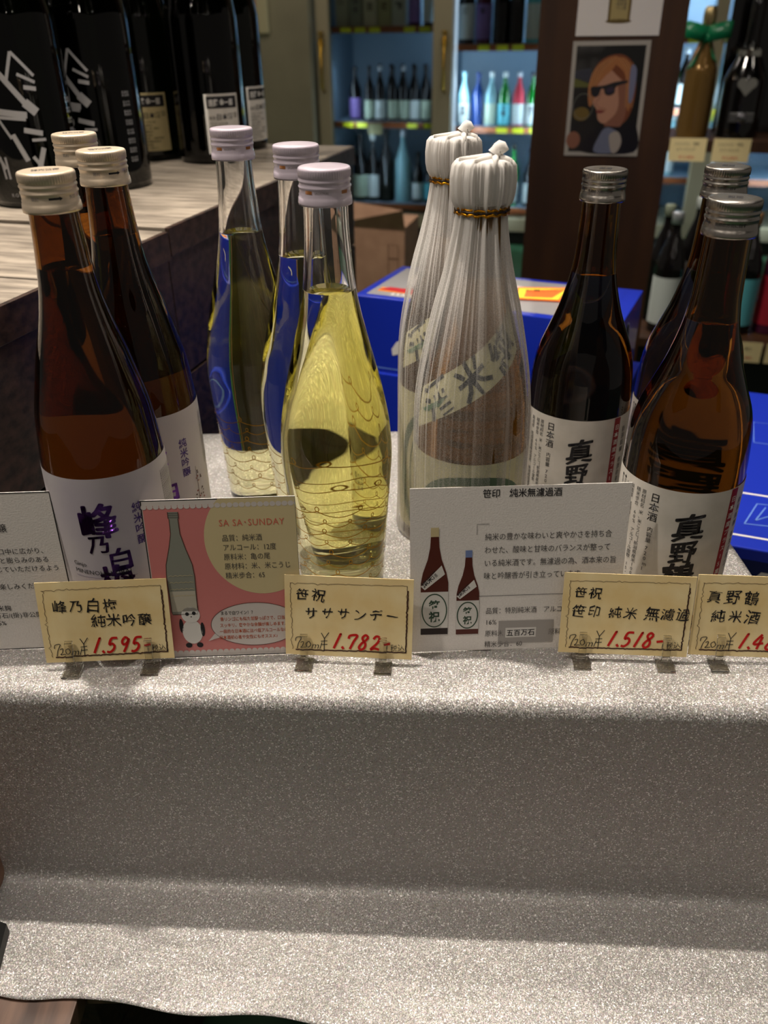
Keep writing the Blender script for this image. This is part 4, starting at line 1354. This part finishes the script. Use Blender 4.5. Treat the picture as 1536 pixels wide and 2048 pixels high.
def bottle_R(label, x, y, rz):
    t = thing('sake_bottle', label, 'bottle', (x, y, 0.0006), rz, 'brown bottles with crane label')
    bottle_glass(PR, 0.0026, 0.207, AMBER2, LQR, t)
    make_cap(t, 0.2555, ALU, 'R')
    mp = cyl_map(PR)
    a = Art()
    a.rect(-0.060, 0.012, 0.078, 0.108, LABELW, 1)
    lab = a.emit(mp, t, {LABELW.name: 'paper_label'}, step=0.004, ystep=0.012)[0]
    a = Art()
    for ch, yy, sz in (('真', 0.083, 0.0205), ('野', 0.0645, 0.0175), ('鶴', 0.0455, 0.0220)):
        a.column(ch, 0.010 - (0.083 - yy) * 0.03, yy, sz, INK, 3, heavy=0.030, wob=0.07, slant=0.22)
    a.rect(0.0355, 0.024, 0.0415, 0.1075, CRIMSON, 3)
    a.column('日本酒度プラス15度以上', 0.0385, 0.100, 0.0046, WHITEINK, 4, pitch=1.34, bold=0.012)
    a.column('日本酒', -0.0135, 0.100, 0.0068, INK, 3, bold=0.006, pitch=1.02)
    a.column('内容量 720ml', -0.0135, 0.0765, 0.0040, INK, 3, pitch=1.02)
    a.column('原材料名 米、米こうじ［新潟県産米100%使用］', -0.0215, 0.1015, 0.0034, INK, 3, pitch=1.0)
    a.column('精米歩合　60%　アルコール度数　15・5度', -0.0260, 0.1015, 0.0034, INK, 3, pitch=1.0)
    a.column('製造者　尾畑酒造株式会社　新潟県佐渡市真野新町', -0.0315, 0.1015, 0.0033, INK, 3, pitch=1.0)
    a.column('http://www.obata-shuzo.com/', -0.0365, 0.1015, 0.0030, INK, 3, pitch=0.72)
    a.column('●お酒は20歳になってから', -0.0405, 0.1035, 0.0026, INK, 3, pitch=0.95)
    a.column('●妊娠中や授乳期の飲酒は', -0.0445, 0.1035, 0.0026, INK, 3, pitch=0.95)
    a.column('新潟銘醸 佐渡の辛口', 0.048, 0.096, 0.0050, INK, 3, pitch=1.15)
    a.text('製造年月', 0.034, 0.0175, 0.0038, INK, 3, bold=0.01)
    a.stroke([(-0.0115, 0.0285), (-0.0115, 0.0195), (-0.0025, 0.0195), (-0.0025, 0.0285), (-0.0115, 0.0285)], 0.0006, SALMON, 3)
    a.text('佐渡\n醸造', -0.0107, 0.0252, 0.0038, SALMON, 3, bold=0.01)
    a.emit(mp, lab, {CRIMSON.name: 'red_strip', INK.name: 'black_lettering'}, step=0.003)
    return t


bottle_R('brown bottle with white crane label and red strip, front right', 0.198, 0.483, math.radians(-21))
bottle_R('brown bottle with silver cap, behind the front right one', 0.236, 0.598, math.radians(-24))
bottle_R('brown bottle with white crane label beside the cloth bags', 0.1515, 0.592, math.radians(-21))

# ---- bagged bottles
CLOTHW = bpy.data.materials.new('sheer_white_fabric')
CLOTHW.use_nodes = True
MATS['sheer_white_fabric'] = CLOTHW
N, L, p = nodes(CLOTHW)
N.remove(p)
out = N['Material Output']
tr = N.new('ShaderNodeBsdfTransparent')
df = N.new('ShaderNodeBsdfDiffuse')
df.inputs['Color'].default_value = (0.90, 0.87, 0.83, 1)
tl = N.new('ShaderNodeBsdfTranslucent')
tl.inputs['Color'].default_value = (0.90, 0.87, 0.83, 1)
m1 = N.new('ShaderNodeMixShader')
m1.inputs[0].default_value = 0.35
L.new(df.outputs[0], m1.inputs[1])
L.new(tl.outputs[0], m1.inputs[2])
m2 = N.new('ShaderNodeMixShader')
L.new(tr.outputs[0], m2.inputs[1])
L.new(m1.outputs[0], m2.inputs[2])
L.new(m2.outputs[0], out.inputs['Surface'])
tc = N.new('ShaderNodeTexCoord')
sp = N.new('ShaderNodeSeparateXYZ')
L.new(tc.outputs['Object'], sp.inputs[0])
mr = N.new('ShaderNodeMapRange')       # gathered fabric is denser towards the tie
mr.inputs['From Min'].default_value = 0.185
mr.inputs['From Max'].default_value = 0.262
mr.inputs['To Min'].default_value = 0.22
mr.inputs['To Max'].default_value = 1.1
L.new(sp.outputs['Z'], mr.inputs['Value'])
lw = N.new('ShaderNodeLayerWeight')
lw.inputs['Blend'].default_value = 0.5
pw = N.new('ShaderNodeMath')
pw.operation = 'POWER'
pw.inputs[1].default_value = 1.6
L.new(lw.outputs['Facing'], pw.inputs[0])
wv = N.new('ShaderNodeTexNoise')
wv.inputs['Scale'].default_value = 2100
wv.inputs['Detail'].default_value = 2
L.new(tc.outputs['Object'], wv.inputs['Vector'])
ml = N.new('ShaderNodeMath')
ml.operation = 'MULTIPLY_ADD'
ml.inputs[1].default_value = 0.65
L.new(pw.outputs[0], ml.inputs[0])
L.new(mr.outputs[0], ml.inputs[2])
ms = N.new('ShaderNodeMath')
ms.operation = 'MULTIPLY_ADD'
ms.inputs[1].default_value = 0.9
ms.inputs[2].default_value = -0.45
L.new(wv.outputs['Fac'], ms.inputs[0])
ma = N.new('ShaderNodeMath')
ma.operation = 'ADD'
ma.use_clamp = True
L.new(ml.outputs[0], ma.inputs[0])
L.new(ms.outputs[0], ma.inputs[1])
L.new(ma.outputs[0], m2.inputs[0])

PB = curve([(0.029, 0.0), (0.0338, 0.003), (0.0352, 0.011), (0.0355, 0.02), (0.0355, 0.110), (0.0352, 0.135), (0.0345, 0.152), (0.0325, 0.168), (0.0290, 0.184), (0.0245, 0.200), (0.0200, 0.216),
            (0.0165, 0.232), (0.0146, 0.248), (0.0135, 0.262), (0.0130, 0.272), (0.0130, 0.292)], 3)
LQB = liquid('sake_bag_fill', 0.235, (0.85, 0.66, 0.35, 1), 16)


def bottle_B(label, baglabel, x, y, rz, seed):
    t = thing('wrapped_sake_bottle', label, 'bottle', (x, y, 0.0006), rz, 'bottles wrapped in sheer white cloth')
    bottle_glass(PB, 0.0026, 0.235, AMBER2, LQB, t, 72)
    make_cap(t, 0.2745, mat('cream_cap', rgb(206, 200, 196), 0.4), 'B')
    mp = cyl_map(PB)
    a = Art()
    a.rect(-0.055, 0.010, 0.050, 0.1275, CREAM, 1)
    bot, tp = [], []
    for k in range(13):
        xx = -0.042 + 0.084 * k / 12
        yy = 0.161 + 0.62 * (xx + 0.030)
        bot.append((xx, yy - 0.012))
        tp.append((xx, yy + 0.015))
    a.poly(bot + tp[::-1], CREAM, 1)
    lab = a.emit(mp, t, {CREAM.name: 'cream_label'}, step=0.004, ystep=0.006)[0]
    a = Art()
    sl_ = math.atan(0.55)
    for ch, xx, rr in (('酒', -0.024, 2.6), ('米', 0.0, 0.4), ('純', 0.024, 0.2)):
        vs_, fs_ = glyphs(ch, 0.02, 2)
        o_ = []
        yy = 0.163 + 0.62 * (xx + 0.030)
        for p0, p1 in vs_:
            a2, b2 = (p0 - 0.5) * 0.024, (p1 - 0.38) * 0.024
            a2 += 0.0012 * noise.noise(Vector((a2 * 150, b2 * 150, xx * 99)))
            g = sl_ + 0.25
            o_.append((xx + a2 * math.cos(g) - b2 * math.sin(g), yy + a2 * math.sin(g) + b2 * math.cos(g)))
        a.put(o_, fs_, mat('faded_brush_ink', rgb(52, 56, 62), 0.7), 3)
    for k in range(5):
        x0 = -0.038 + k * 0.003
        a.poly([(x0, 0.156 + k * 0.0013), (x0 + 0.004, 0.1585 + k * 0.002), (x0 + 0.0095, 0.1575 + k * 0.003), (x0 + 0.004, 0.1555 + k * 0.0015)], mat('leaf_green_ink', rgb(110, 140, 110), 0.7), 3)
    SG = mat('stamp_green_ink', rgb(86, 110, 84), 0.7)
    for (rx, ry, wd) in ((0.042, 0.056, 0.0058), (0.0345, 0.0475, 0.0011)):
        pts = []
        for k in range(49):
            g = 2 * math.pi * k / 48
            c_, s_ = math.cos(g), math.sin(g)
            pts.append((0.004 + rx * abs(c_) ** 0.75 * (1 if c_ > 0 else -1), 0.060 + ry * abs(s_) ** 0.85 * (1 if s_ > 0 else -1)))
        a.stroke(pts, wd, SG, 3)
    a.column('笹', 0.004, 0.080, 0.046, SG, 3, heavy=0.025)
    a.column('祝', 0.004, 0.038, 0.044, SG, 3, heavy=0.025)
    a.rect(0.044, 0.05, 0.058, 0.128, LABELW, 2)
    a.column('要冷蔵 開栓後はお早めに', 0.051, 0.122, 0.004, GREY, 4)
    a.emit(mp, lab, step=0.003, ystep=0.006)
    # bag: pleated skirt, puff over the cap, twisted top, gold tie
    tz = 0.2705
    bp = curve([(0.0385, 0.0015), (0.0375, 0.03), (0.0372, 0.06), (0.0370, 0.097), (0.0368, 0.127), (0.0362, 0.155), (0.0345, 0.172), (0.0318, 0.188), (0.0284, 0.204), (0.0249, 0.219), (0.0208, 0.234),
                (0.0172, 0.249), (0.0148, 0.262), (0.0138, tz)], 4)
    top_ = [(0.0148, tz + 0.0020), (0.0166, tz + 0.005), (0.0176, tz + 0.010), (0.0178, tz + 0.017), (0.0170, tz + 0.0235), (0.0158, tz + 0.0258), (0.0125, tz + 0.0266), (0.008, tz + 0.0270), (0.0035, tz + 0.0276), (0.0, tz + 0.028)]
    prof = bp + top_
    r_ = random.Random(seed)
    so = r_.uniform(0, 90)

    def ridge(a_, k, z, ph):
        return 1.0 - abs(noise.noise(Vector((math.cos(a_) * k, math.sin(a_) * k, z * 3 + ph)))) * 2.6

    def mod(i, a_, r, z):
        k = max(0.0, min(1.0, (z - 0.02) / 0.24))
        amp = 0.0006 + 0.0012 * k
        if z > tz + 0.024:
            amp *= 0.35
        zz = z * 0.6
        return amp * (0.9 * ridge(a_, 3.2, zz, so) + 0.7 * ridge(a_, 8.0, zz, so + 9) + 0.35 * ridge(a_, 19.0, zz, so + 20) - 0.9)
    sk = lathe('cloth_bag', prof, CLOTHW, t, 360, True, mod)
    sk['label'] = 'sheer white pleated cloth bag'
    pts = [(0.0045 + 0.0060 * (k / 8), -0.001, tz + 0.0255 + 0.0062 * math.sin(k / 8 * 2.4)) for k in range(9)]
    tube('twisted_knot', pts, lambda q: 0.0046 - 0.0012 * q + 0.0005 * math.sin(q * 12), CLOTHW, sk, 14)
    for k in range(4):
        g = 0.75 * k - 1.1
        fp = []
        for j in range(9):
            q = j / 8
            rr = 0.0160 * min(1, q * 1.5)
            fp.append((0.006 * (1 - min(1, q * 1.5)) + rr * math.sin(g), -rr * math.cos(g), tz + 0.0275 - (0.0 if q < 0.66 else (q - 0.66) * 0.028) - 0.001 * q))
        tube('gathered_fold', fp, lambda q: 0.0020 * (1 - q) + 0.0004, CLOTHW, sk, 8)
    GT = mat('gold_tie', rgb(200, 140, 30), 0.25, 1.0)
    DT = mat('dark_tie', rgb(40, 24, 12), 0.4)
    tie = tube('gold_tie', [((0.0150 + 0.0004 * math.sin(k * 2.2)) * math.cos(2 * math.pi * k / 60), (0.0150 + 0.0004 * math.sin(k * 2.2)) * math.sin(2 * math.pi * k / 60), tz - 0.0008 + 0.0005 * math.sin(k * 1.7)) for k in range(60)], 0.00075, GT, t, 6, True)
    tube('dark_strand', [((0.0150) * math.cos(2 * math.pi * k / 60), 0.0150 * math.sin(2 * math.pi * k / 60), tz + 0.0006 + 0.0004 * math.sin(k * 2.9)) for k in range(60)], 0.0007, DT, tie, 6, True)
    tube('gold_strand', [((0.0150) * math.cos(2 * math.pi * k / 60), 0.0150 * math.sin(2 * math.pi * k / 60), tz + 0.0018 + 0.0004 * math.sin(k * 2.3)) for k in range(60)], 0.0007, GT, tie, 6, True)
    return t


bottle_B('sake bottle in sheer white cloth bag tied with gold, front one', '', 0.0570, 0.484, math.radians(-8), 1)
bottle_B('sake bottle in sheer white cloth bag, behind the front bagged one', '', 0.049, 0.590, math.radians(-3), 2)

# ------------------------------------------------------------------ info cards leaning on the bottles
def info_card(name, label, p, rz, lean, wd, ht, border, art, aw, ah, face=PAPER):
    t = thing(name, label, 'card', (p[0], p[1], p[2]), rz, None, -lean)
    t.rotation_euler = (-lean, 0, rz)
    box('card_sheet', 0, 0, 0, wd, 0.0006, ht, face, t)
    if border:
        bo = Art()
        for (x0, y0, x1, y1) in ((0, 0, wd, border), (0, ht - border, wd, ht), (0, border, border, ht - border), (wd - border, border, wd, ht - border)):
            bo.rect(x0, y0, x1, y1, INK, 1)
        bo.emit(flat, t, {INK.name: 'black_border'})
    art.emit(lambda x, y, l: flat(x * wd / aw, y * ht / ah, l), t, clip=(0.0002, 0.0002, aw - 0.0002, ah - 0.0002))
    return t


LEAN = math.radians(8)
a = Art()
a.text('峰乃白梅　純米吟醸', 0.030, 0.086, 0.0062, INK)
x0 = 0.118
for i, s_ in enumerate(['程よい甘みと米の旨みが口中に広がり、', 'なめらかな喉越しと膨らみのある', '味わいから余韻へと感じていただけるよう', '', 'お米本来の味わいをお楽しみください。']):
    if s_:
        a.text(s_, x0 - 0.012 - 0.0044 * len(s_) + (0.005 if i == 2 else 0), 0.0705 - i * 0.0062, 0.0045, INK)
a.text('原材料　米・米麹', 0.040, 0.030, 0.0045, INK)
a.text('原料米（麹）五百万石/(掛)非公開', 0.028, 0.0245, 0.0045, INK)
a.text('アルコール分　15.5%', 0.028, 0.0190, 0.0045, INK)
info_card('info_card', 'white printed card with thin black border at far left', (-0.321, 0.4295, 0.0012), math.radians(2.5), math.radians(3.5), 0.117, 0.1165, 0.0007, a, 0.117, 0.1115)

a = Art()
PW_, PH_ = 0.0985, 0.1065
a.rect(0.0006, 0.0006, PW_ - 0.0006, PH_ - 0.0006, PALE, 1)
a.rect(0.0012, 0.0035, PW_ - 0.0012, PH_ - 0.0035, PINK, 2)
a.disc(0.0746, 0.080, 0.0365, 0.0365, BEIGE, 3, 72)
for k in range(26):
    a.disc(0.002 + k * 0.0039, PH_ - 0.0042, 0.0019, 0.0016, PALE if k < 11 else PALE, 4, 12)
    a.disc(0.002 + k * 0.0039, 0.0038, 0.0019, 0.0016, PALE, 4, 12)
bx = 0.020
prof_ = [(0.0033, 0.0), (0.0033, -0.004), (0.0028, -0.0045), (0.0030, -0.014), (0.0052, -0.023), (0.0085, -0.034), (0.0092, -0.042), (0.0088, -0.058), (0.0088, -0.066), (0.0082, -0.068)]
ty = PH_ - 0.0075
a.poly([(bx - r, ty + z) for r, z in prof_] + [(bx + r, ty + z) for r, z in prof_[::-1]], BOTGREY, 5)
a.stroke([(bx + r * s_, ty + z) for s_, seq in ((-1, prof_), (1, prof_[::-1])) for r, z in seq], 0.0004, BROWN, 6)
a.poly([(bx - 0.0084, ty - 0.052), (bx + 0.0084, ty - 0.052), (bx + 0.0084, ty - 0.066), (bx - 0.0084, ty - 0.066)], BOTPALE, 6)
for k in range(3):
    a.stroke([(bx - 0.0033, ty - 0.0008 - k * 0.0013), (bx + 0.0033, ty - 0.0008 - k * 0.0013)], 0.0003, GREY, 7)
for k in range(4):
    a.stroke([(bx - 0.008 + 0.016 * j / 16, ty - 0.042 - k * 0.0045 + 0.0008 * abs(math.sin(j))) for j in range(17)], 0.00025, BEIGE, 7)
a.text('SA SA･SUNDAY', 0.0485, PH_ - 0.0175, 0.0060, SALMON, 5, space=1.12, wx=0.92)
for i, s_ in enumerate(['品質：純米酒', 'アルコール：12度', '原料米：亀の尾', '原材料：米、米こうじ', '精米歩合：65']):
    a.text(s_, 0.0495, PH_ - 0.0270 - i * 0.0062, 0.0047, GREY, 5, wx=0.93)
a.disc(0.0665, 0.0225, 0.0300, 0.0150, PALE, 5, 48)
a.ring(0.0665, 0.0225, 0.0300, 0.0150, 0.0003, BROWN, 6, 60)
a.poly([(0.042, 0.014), (0.0335, 0.0115), (0.040, 0.0185)], PALE, 6)
for i, s_ in enumerate(['まるで白ワイン！？', '青リンゴにも似た甘酸っぱさで、口当たり', 'スッキリ、爽やかな余韻が楽しめます。', '一般的な日本酒に比べ低アルコールなので、', '日本酒初心者や女性にもオススメ♪']):
    a.text(s_, 0.0435 - 0.0006 * i, 0.0298 - i * 0.0043, 0.0030, ORANGEINK if i else GREY, 7, wx=0.86, bold=0.012)
# plain round bear figure
a.disc(0.0235, 0.0185, 0.0068, 0.0085, WHITEINK, 5, 28)
a.disc(0.0235, 0.0305, 0.0062, 0.0056, WHITEINK, 6, 28)
for (x_, y_, rx, ry) in ((0.0188, 0.0355, 0.0016, 0.0016), (0.0275, 0.0360, 0.0016, 0.0016), (0.0165, 0.0230, 0.0014, 0.0050), (0.0305, 0.0200, 0.0014, 0.0050), (0.0200, 0.0090, 0.0022, 0.0018), (0.0275, 0.0090, 0.0022, 0.0018)):
    a.disc(x_, y_, rx, ry, INK, 5, 16)
for (x_, y_, rx, ry) in ((0.0212, 0.0312, 0.0013, 0.0013), (0.0258, 0.0316, 0.0013, 0.0013), (0.0238, 0.0292, 0.0005, 0.0004)):
    a.disc(x_, y_, rx, ry, INK, 7, 14)
pc = info_card('info_card', 'pink printed card with bottle drawing and speech bubble', (-0.1485, 0.4215, 0.0012), math.radians(2.2), LEAN, 0.0945, 0.1125, 0.0008, a, PW_, PH_)

a = Art()
a.text('笹印　純米無濾過酒', 0.0475, 0.1040, 0.0058, INK, 2, bold=0.012)
a.stroke([(0.0445, 0.080), (0.0445, 0.0868), (0.0525, 0.0868)], 0.0003, GREY, 2)
for i, s_ in enumerate(['純米の豊かな味わいと爽やかさを持ち合', 'わせた、酸味と甘味のバランスが整って', 'いる純米酒です。無濾過の為、酒本来の旨', '味と吟醸香が引き立っています。']):
    a.text(s_, 0.0498, 0.0765 - i * 0.0087, 0.0051, GREY, 2, wx=0.93)
a.stroke([(0.0455, 0.0385), (0.120, 0.0385)], 0.0003, INK, 2)
a.text('品質：特別純米酒　アルコール：', 0.0520, 0.0262, 0.0048, GREY, 2, wx=0.93)
a.text('16%', 0.0520, 0.0182, 0.0048, GREY, 2)
a.text('原料米　　　　　　　原料', 0.0520, 0.0100, 0.0048, GREY, 2, wx=0.93)
a.text('精米歩合：60', 0.0520, 0.0022, 0.0048, GREY, 2, wx=0.93)
a.rect(0.0615, 0.0045, 0.1000, 0.0205, GREYPAPER, 2)
a.rect(0.0665, 0.0085, 0.0880, 0.0155, WHITEINK, 3)
a.text('五百万石', 0.0672, 0.0100, 0.0050, INK, 4, bold=0.012, jit=0.05)
for (cx, by, ht, cap_m, base_m) in ((0.0165, 0.0125, 0.073, BEIGE, DARKPRINT), (0.0395, 0.0120, 0.058, BLUEPRINT, AMBERPRINT)):
    s_ = ht / 0.073
    hw = 0.0094 if ht > 0.07 else 0.0078
    P_ = [(1.0, 0.0), (1.0, 0.03), (1.0, 0.036), (0.85, 0.043), (0.5, 0.052), (0.33, 0.060), (0.28, 0.068)]
    a.poly([(cx - r * hw, by + z * s_) for r, z in P_] + [(cx + r * hw, by + z * s_) for r, z in P_[::-1]], AMBERPRINT, 2)
    a.rect(cx - hw, by, cx + hw, by + 0.0045 * s_, base_m, 3)
    a.rect(cx - 0.29 * hw, by + 0.067 * s_, cx + 0.29 * hw, by + 0.073 * s_, cap_m, 3)
    a.rect(cx - hw, by + 0.0045 * s_, cx + hw, by + 0.0300 * s_, BEIGE if False else MATS['white_ink'], 3)
    a.ring(cx, by + 0.017 * s_, hw * 0.9, 0.0115 * s_, 0.0008, DGREEN, 4, 36)
    a.column('笹祝', cx, by + 0.0205 * s_, 0.0078 * s_, DGREEN, 4, bold=0.03)
    a.poly([(cx - hw, by + 0.034 * s_), (cx - hw * 0.7, by + 0.0315 * s_), (cx + hw * 0.75, by + 0.042 * s_), (cx + hw * 0.5, by + 0.048 * s_)], WHITEINK, 4)
    a.text('純米酒', cx - hw * 0.75, by + 0.0330 * s_, 0.0044 * s_, INK, 5, rot=0.75, bold=0.02)
info_card('info_card', 'large white printed card with two drawn brown bottles', (0.0165, 0.4245, 0.0012), math.radians(1.9), LEAN, 0.1375, 0.1165, 0, a, 0.1455, 0.1105)

# ------------------------------------------------------------------ handwritten price cards on clear clips
DIG = {
    '1': [[(0.55, 1.0), (0.5, 0.9), (0.2, 0.0)]],
    '4': [[(0.55, 1.0), (0.1, 0.35), (0.85, 0.42)], [(0.62, 0.85), (0.48, 0.0)]],
    '5': [[(0.85, 0.98), (0.38, 0.95), (0.25, 0.55), (0.5, 0.6), (0.68, 0.42), (0.6, 0.18), (0.35, 0.03), (0.1, 0.08)]],
    '7': [[(0.15, 0.7), (0.22, 0.92), (0.8, 0.95), (0.6, 0.5), (0.42, 0.0)]],
    '8': [[(0.75, 0.85), (0.5, 1.0), (0.28, 0.82), (0.42, 0.58), (0.62, 0.4), (0.6, 0.12), (0.35, 0.0), (0.15, 0.15), (0.3, 0.42), (0.6, 0.65), (0.75, 0.85)]],
    '9': [[(0.8, 0.85), (0.5, 1.0), (0.28, 0.75), (0.4, 0.52), (0.68, 0.62), (0.8, 0.9), (0.68, 0.4), (0.5, 0.0)]],
    '2': [[(0.2, 0.75), (0.4, 0.95), (0.68, 0.85), (0.6, 0.5), (0.15, 0.05), (0.45, 0.12), (0.85, 0.05)]],
    '-': [[(0.15, 0.42), (0.65, 0.48)]],
    '.': [[(0.1, 0.15), (0.3, -0.02)]],
}


def smooth_pts(P, sub=5):
    return [(a_, b_) for a_, b_ in ([(q[0], q[1]) for q in _cr(P, sub)])]


def _cr(P, sub):
    o_ = []
    n = len(P)
    for i in range(n - 1):
        p0, p1, p2, p3 = P[max(i - 1, 0)], P[i], P[i + 1], P[min(i + 2, n - 1)]
        for k in range(sub):
            t_ = k / sub
            o_.append(tuple(0.5 * ((2 * p1[c]) + (-p0[c] + p2[c]) * t_ + (2 * p0[c] - 5 * p1[c] + 4 * p2[c] - p3[c]) * t_ * t_ + (-p0[c] + 3 * p1[c] - 3 * p2[c] + p3[c]) * t_ ** 3) for c in (0, 1)))
    o_.append(P[-1])
    return o_


def price_card(label, p, rz, lines, price, seed, clips, roll=0.0, clipnames=()):
    lean = math.radians(13)
    W_, H_ = 0.0825, 0.0560
    t = thing('price_card', label, 'price card', p, rz)
    t.rotation_euler = (-lean, roll, rz)
    box('card_sheet', 0, 0, 0, W_, 0.0006, H_, PARCH, t)
    a = Art()
    r = random.Random(seed)

    def jag(x0, y0, x1, y1, n, amp, wd):
        pts = []
        for k in range(n + 1):
            q = k / n
            j = 0 if k in (0, n) else r.uniform(-amp, amp) * (3 if r.random() < 0.12 else 1)
            dx, dy = x1 - x0, y1 - y0
            ln = math.hypot(dx, dy)
            pts.append((x0 + dx * q - dy / ln * j, y0 + dy * q + dx / ln * j))
        a.stroke(pts, wd, BROWN, 2)
    jag(0.0035, H_ - 0.0055, 0.0785, H_ - 0.0045, 46, 0.0003, 0.0003)
    jag(0.0040, H_ - 0.0055, 0.0045, 0.0040, 36, 0.0005, 0.0003)
    jag(0.0785, H_ - 0.0045, 0.0785, 0.0045, 40, 0.0002, 0.0003)
    jag(0.0790, H_ - 0.0075, 0.0785, 0.0050, 40, 0.0002, 0.0009)
    jag(0.0065, 0.0038, 0.0790, 0.0050, 60, 0.00018, 0.0009)
    for s_, x_, y_, sz, spc in lines:
        a.text(s_, x_ - 0.0005, y_ - 0.0003, sz * 1.1, INK, 3, bold=0.006, wob=0.11, jit=0.09, space=spc, shear=0.06)
    # yen sign and red figures
    a.stroke([(0.0235, 0.0165), (0.0255, 0.0125), (0.0252, 0.0035)], 0.0005, INK, 3)
    a.stroke([(0.0285, 0.0170), (0.0255, 0.0125)], 0.0005, INK, 3)
    a.stroke([(0.0232, 0.0105), (0.0275, 0.0110)], 0.0005, INK, 3)
    a.stroke([(0.0232, 0.0080), (0.0275, 0.0085)], 0.0005, INK, 3)
    x_ = 0.0300
    for ch in price:
        adv = {'1': 0.0058, '.': 0.0030, '-': 0.0050}.get(ch, 0.0078)
        h_ = 0.0105
        for seq in DIG[ch]:
            q = [(x_ + u_ * 0.0078 + v_ * 0.002, 0.0058 + v_ * h_) for u_, v_ in seq]
            a.stroke(_cr(q, 5), 0.0016, RED, 3)
        x_ += adv
    # 720ml and tax note
    for seq in ([(0.0065, 0.0100), (0.0072, 0.0125), (0.0105, 0.0128), (0.0085, 0.0085), (0.0075, 0.0045)], [(0.0100, 0.0092), (0.0118, 0.0098), (0.0112, 0.0070), (0.0100, 0.0055), (0.0135, 0.0060)],
                [(0.0155, 0.0100), (0.0135, 0.0085), (0.0145, 0.0058), (0.0165, 0.0075), (0.0155, 0.0100)]):
        a.stroke(_cr(seq, 5), 0.0005, INK, 3)
    a.text('ml', 0.0165, 0.0050, 0.0068, INK, 3, shear=0.3, bold=-0.008)
    a.text('(税込)', 0.0655, 0.0060, 0.0055, INK, 3, bold=-0.005, wob=0.08, jit=0.05, wx=0.85)
    lst = a.emit(flat, t, {BROWN.name: 'jagged_border', RED.name: 'red_price_figures', INK.name: 'handwriting'})
    # clips, standing on the cloth
    M_ = Matrix.Translation(Vector(p)) @ Matrix.Rotation(rz, 4, 'Z') @ Matrix.Rotation(roll, 4, 'Y') @ Matrix.Rotation(-lean, 4, 'X')
    for cx, nm in zip(clips, clipnames):
        base = M_ @ Vector((cx, 0, 0))
        c = thing('card_clip', nm, 'clip', (base.x, base.y, 0.0007), rz, 'clear clips under the price cards')
        dz = base.z - 0.0007
        pts = [(-0.0095, 0.001), (0.004, 0.001), (0.0062, 0.0015), (0.0062, dz + 0.002), (0.0045, dz + 0.012), (0.0040, dz + 0.013)]
        # flat foot, riser and the hooked lip in front of the card
        prof_ = [(-0.0085, 0.0006), (0.0035, 0.0006), (0.0045, 0.0014), (0.0052, dz + 0.0135), (0.0075, dz + 0.0155)]
        prof_ = [(-0.0100, 0.0006), (0.0020, 0.0006), (0.0026, 0.0012), (0.0022, dz - 0.0012)]
        front = [(-0.0009, dz - 0.0030), (-0.0026, dz - 0.0015), (-0.0030, dz + 0.0020), (-0.0016, dz + 0.0075), (0.0004, dz + 0.0120), (0.0006, dz + 0.0145), (0.0022, dz + 0.0152)]

        def strip(nm_, pr_, hw, th):
            vs_, fs_ = [], []
            n = len(pr_)
            for i in range(n):
                A_ = Vector(pr_[max(i - 1, 0)])
                B_ = Vector(pr_[min(i + 1, n - 1)])
                d = (B_ - A_).normalized()
                nn = Vector((-d.y, d.x)) * th / 2
                q = Vector(pr_[i])
                for s1, s2 in ((-1, 1), (1, 1), (1, -1), (-1, -1)):
                    vs_.append((s1 * hw, q.x + nn.x * s2, q.y + nn.y * s2))
            for i in range(n - 1):
                for k in range(4):
                    fs_.append((4 * i + k, 4 * i + (k + 1) % 4, 4 * i + 4 + (k + 1) % 4, 4 * i + 4 + k))
            fs_ += [(3, 2, 1, 0), (4 * n - 4, 4 * n - 3, 4 * n - 2, 4 * n - 1)]
            return mesh_obj(nm_, vs_, fs_, ACRYL, c, False, recalc=True)
        strip('foot', prof_, 0.0056, 0.0012)
        strip('hook', front, 0.0024, 0.0013)
    return t


PZ = 0.0062
price_card('cream handwritten price card reading 1,595, at left', (-0.2205, 0.4125, PZ), math.radians(2.4), [('峰乃白梅', 0.0090, 0.0360, 0.0088, 1.10), ('純米吟醸', 0.0325, 0.0255, 0.0084, 1.06)], '1.595-', 1,
           (0.0165, 0.0670), 0.0, ('clear clip at left of the plum price card at far left', 'clear clip at right of the plum price card at far left'))
price_card('cream handwritten price card reading 1,782, in front of clear bottle', (-0.0655, 0.4185, PZ), math.radians(-4.5), [('笹祝', 0.0070, 0.0400, 0.0084, 1.15), ('サササンデー', 0.0130, 0.0275, 0.0078, 1.22)], '1.782-', 2,
           (0.0125, 0.0640), math.radians(0.6), ('clear clip at left of the price card before the clear bottle', 'clear clip at right of the price card before the clear bottle'))
price_card('cream handwritten price card reading 1,518, below the white card', (0.1128, 0.4170, PZ), math.radians(-4.0), [('笹祝', 0.0070, 0.0400, 0.0078, 1.10), ('笹印 純米 無濾過', 0.0065, 0.0265, 0.0084, 1.06)], '1.518-', 3,
           (0.0150, 0.0685), math.radians(0.6), ('clear clip at left of the price card below the big white card', 'clear clip at right of the price card below the big white card'))
price_card('cream handwritten price card reading 1,48, cut off at right edge', (0.1965, 0.4130, PZ), math.radians(-4.0), [('真野鶴', 0.0065, 0.0375, 0.0092, 1.15), ('純米酒 一', 0.0110, 0.0250, 0.0084, 1.18)], '1.485-', 4,
           (0.0190, 0.0670), math.radians(0.6), ('clear clip at left of the price card cut by the right edge', 'clear clip at right of the price card cut by the right edge'))

COL.objects.unlink(_co)
bpy.data.objects.remove(_co)
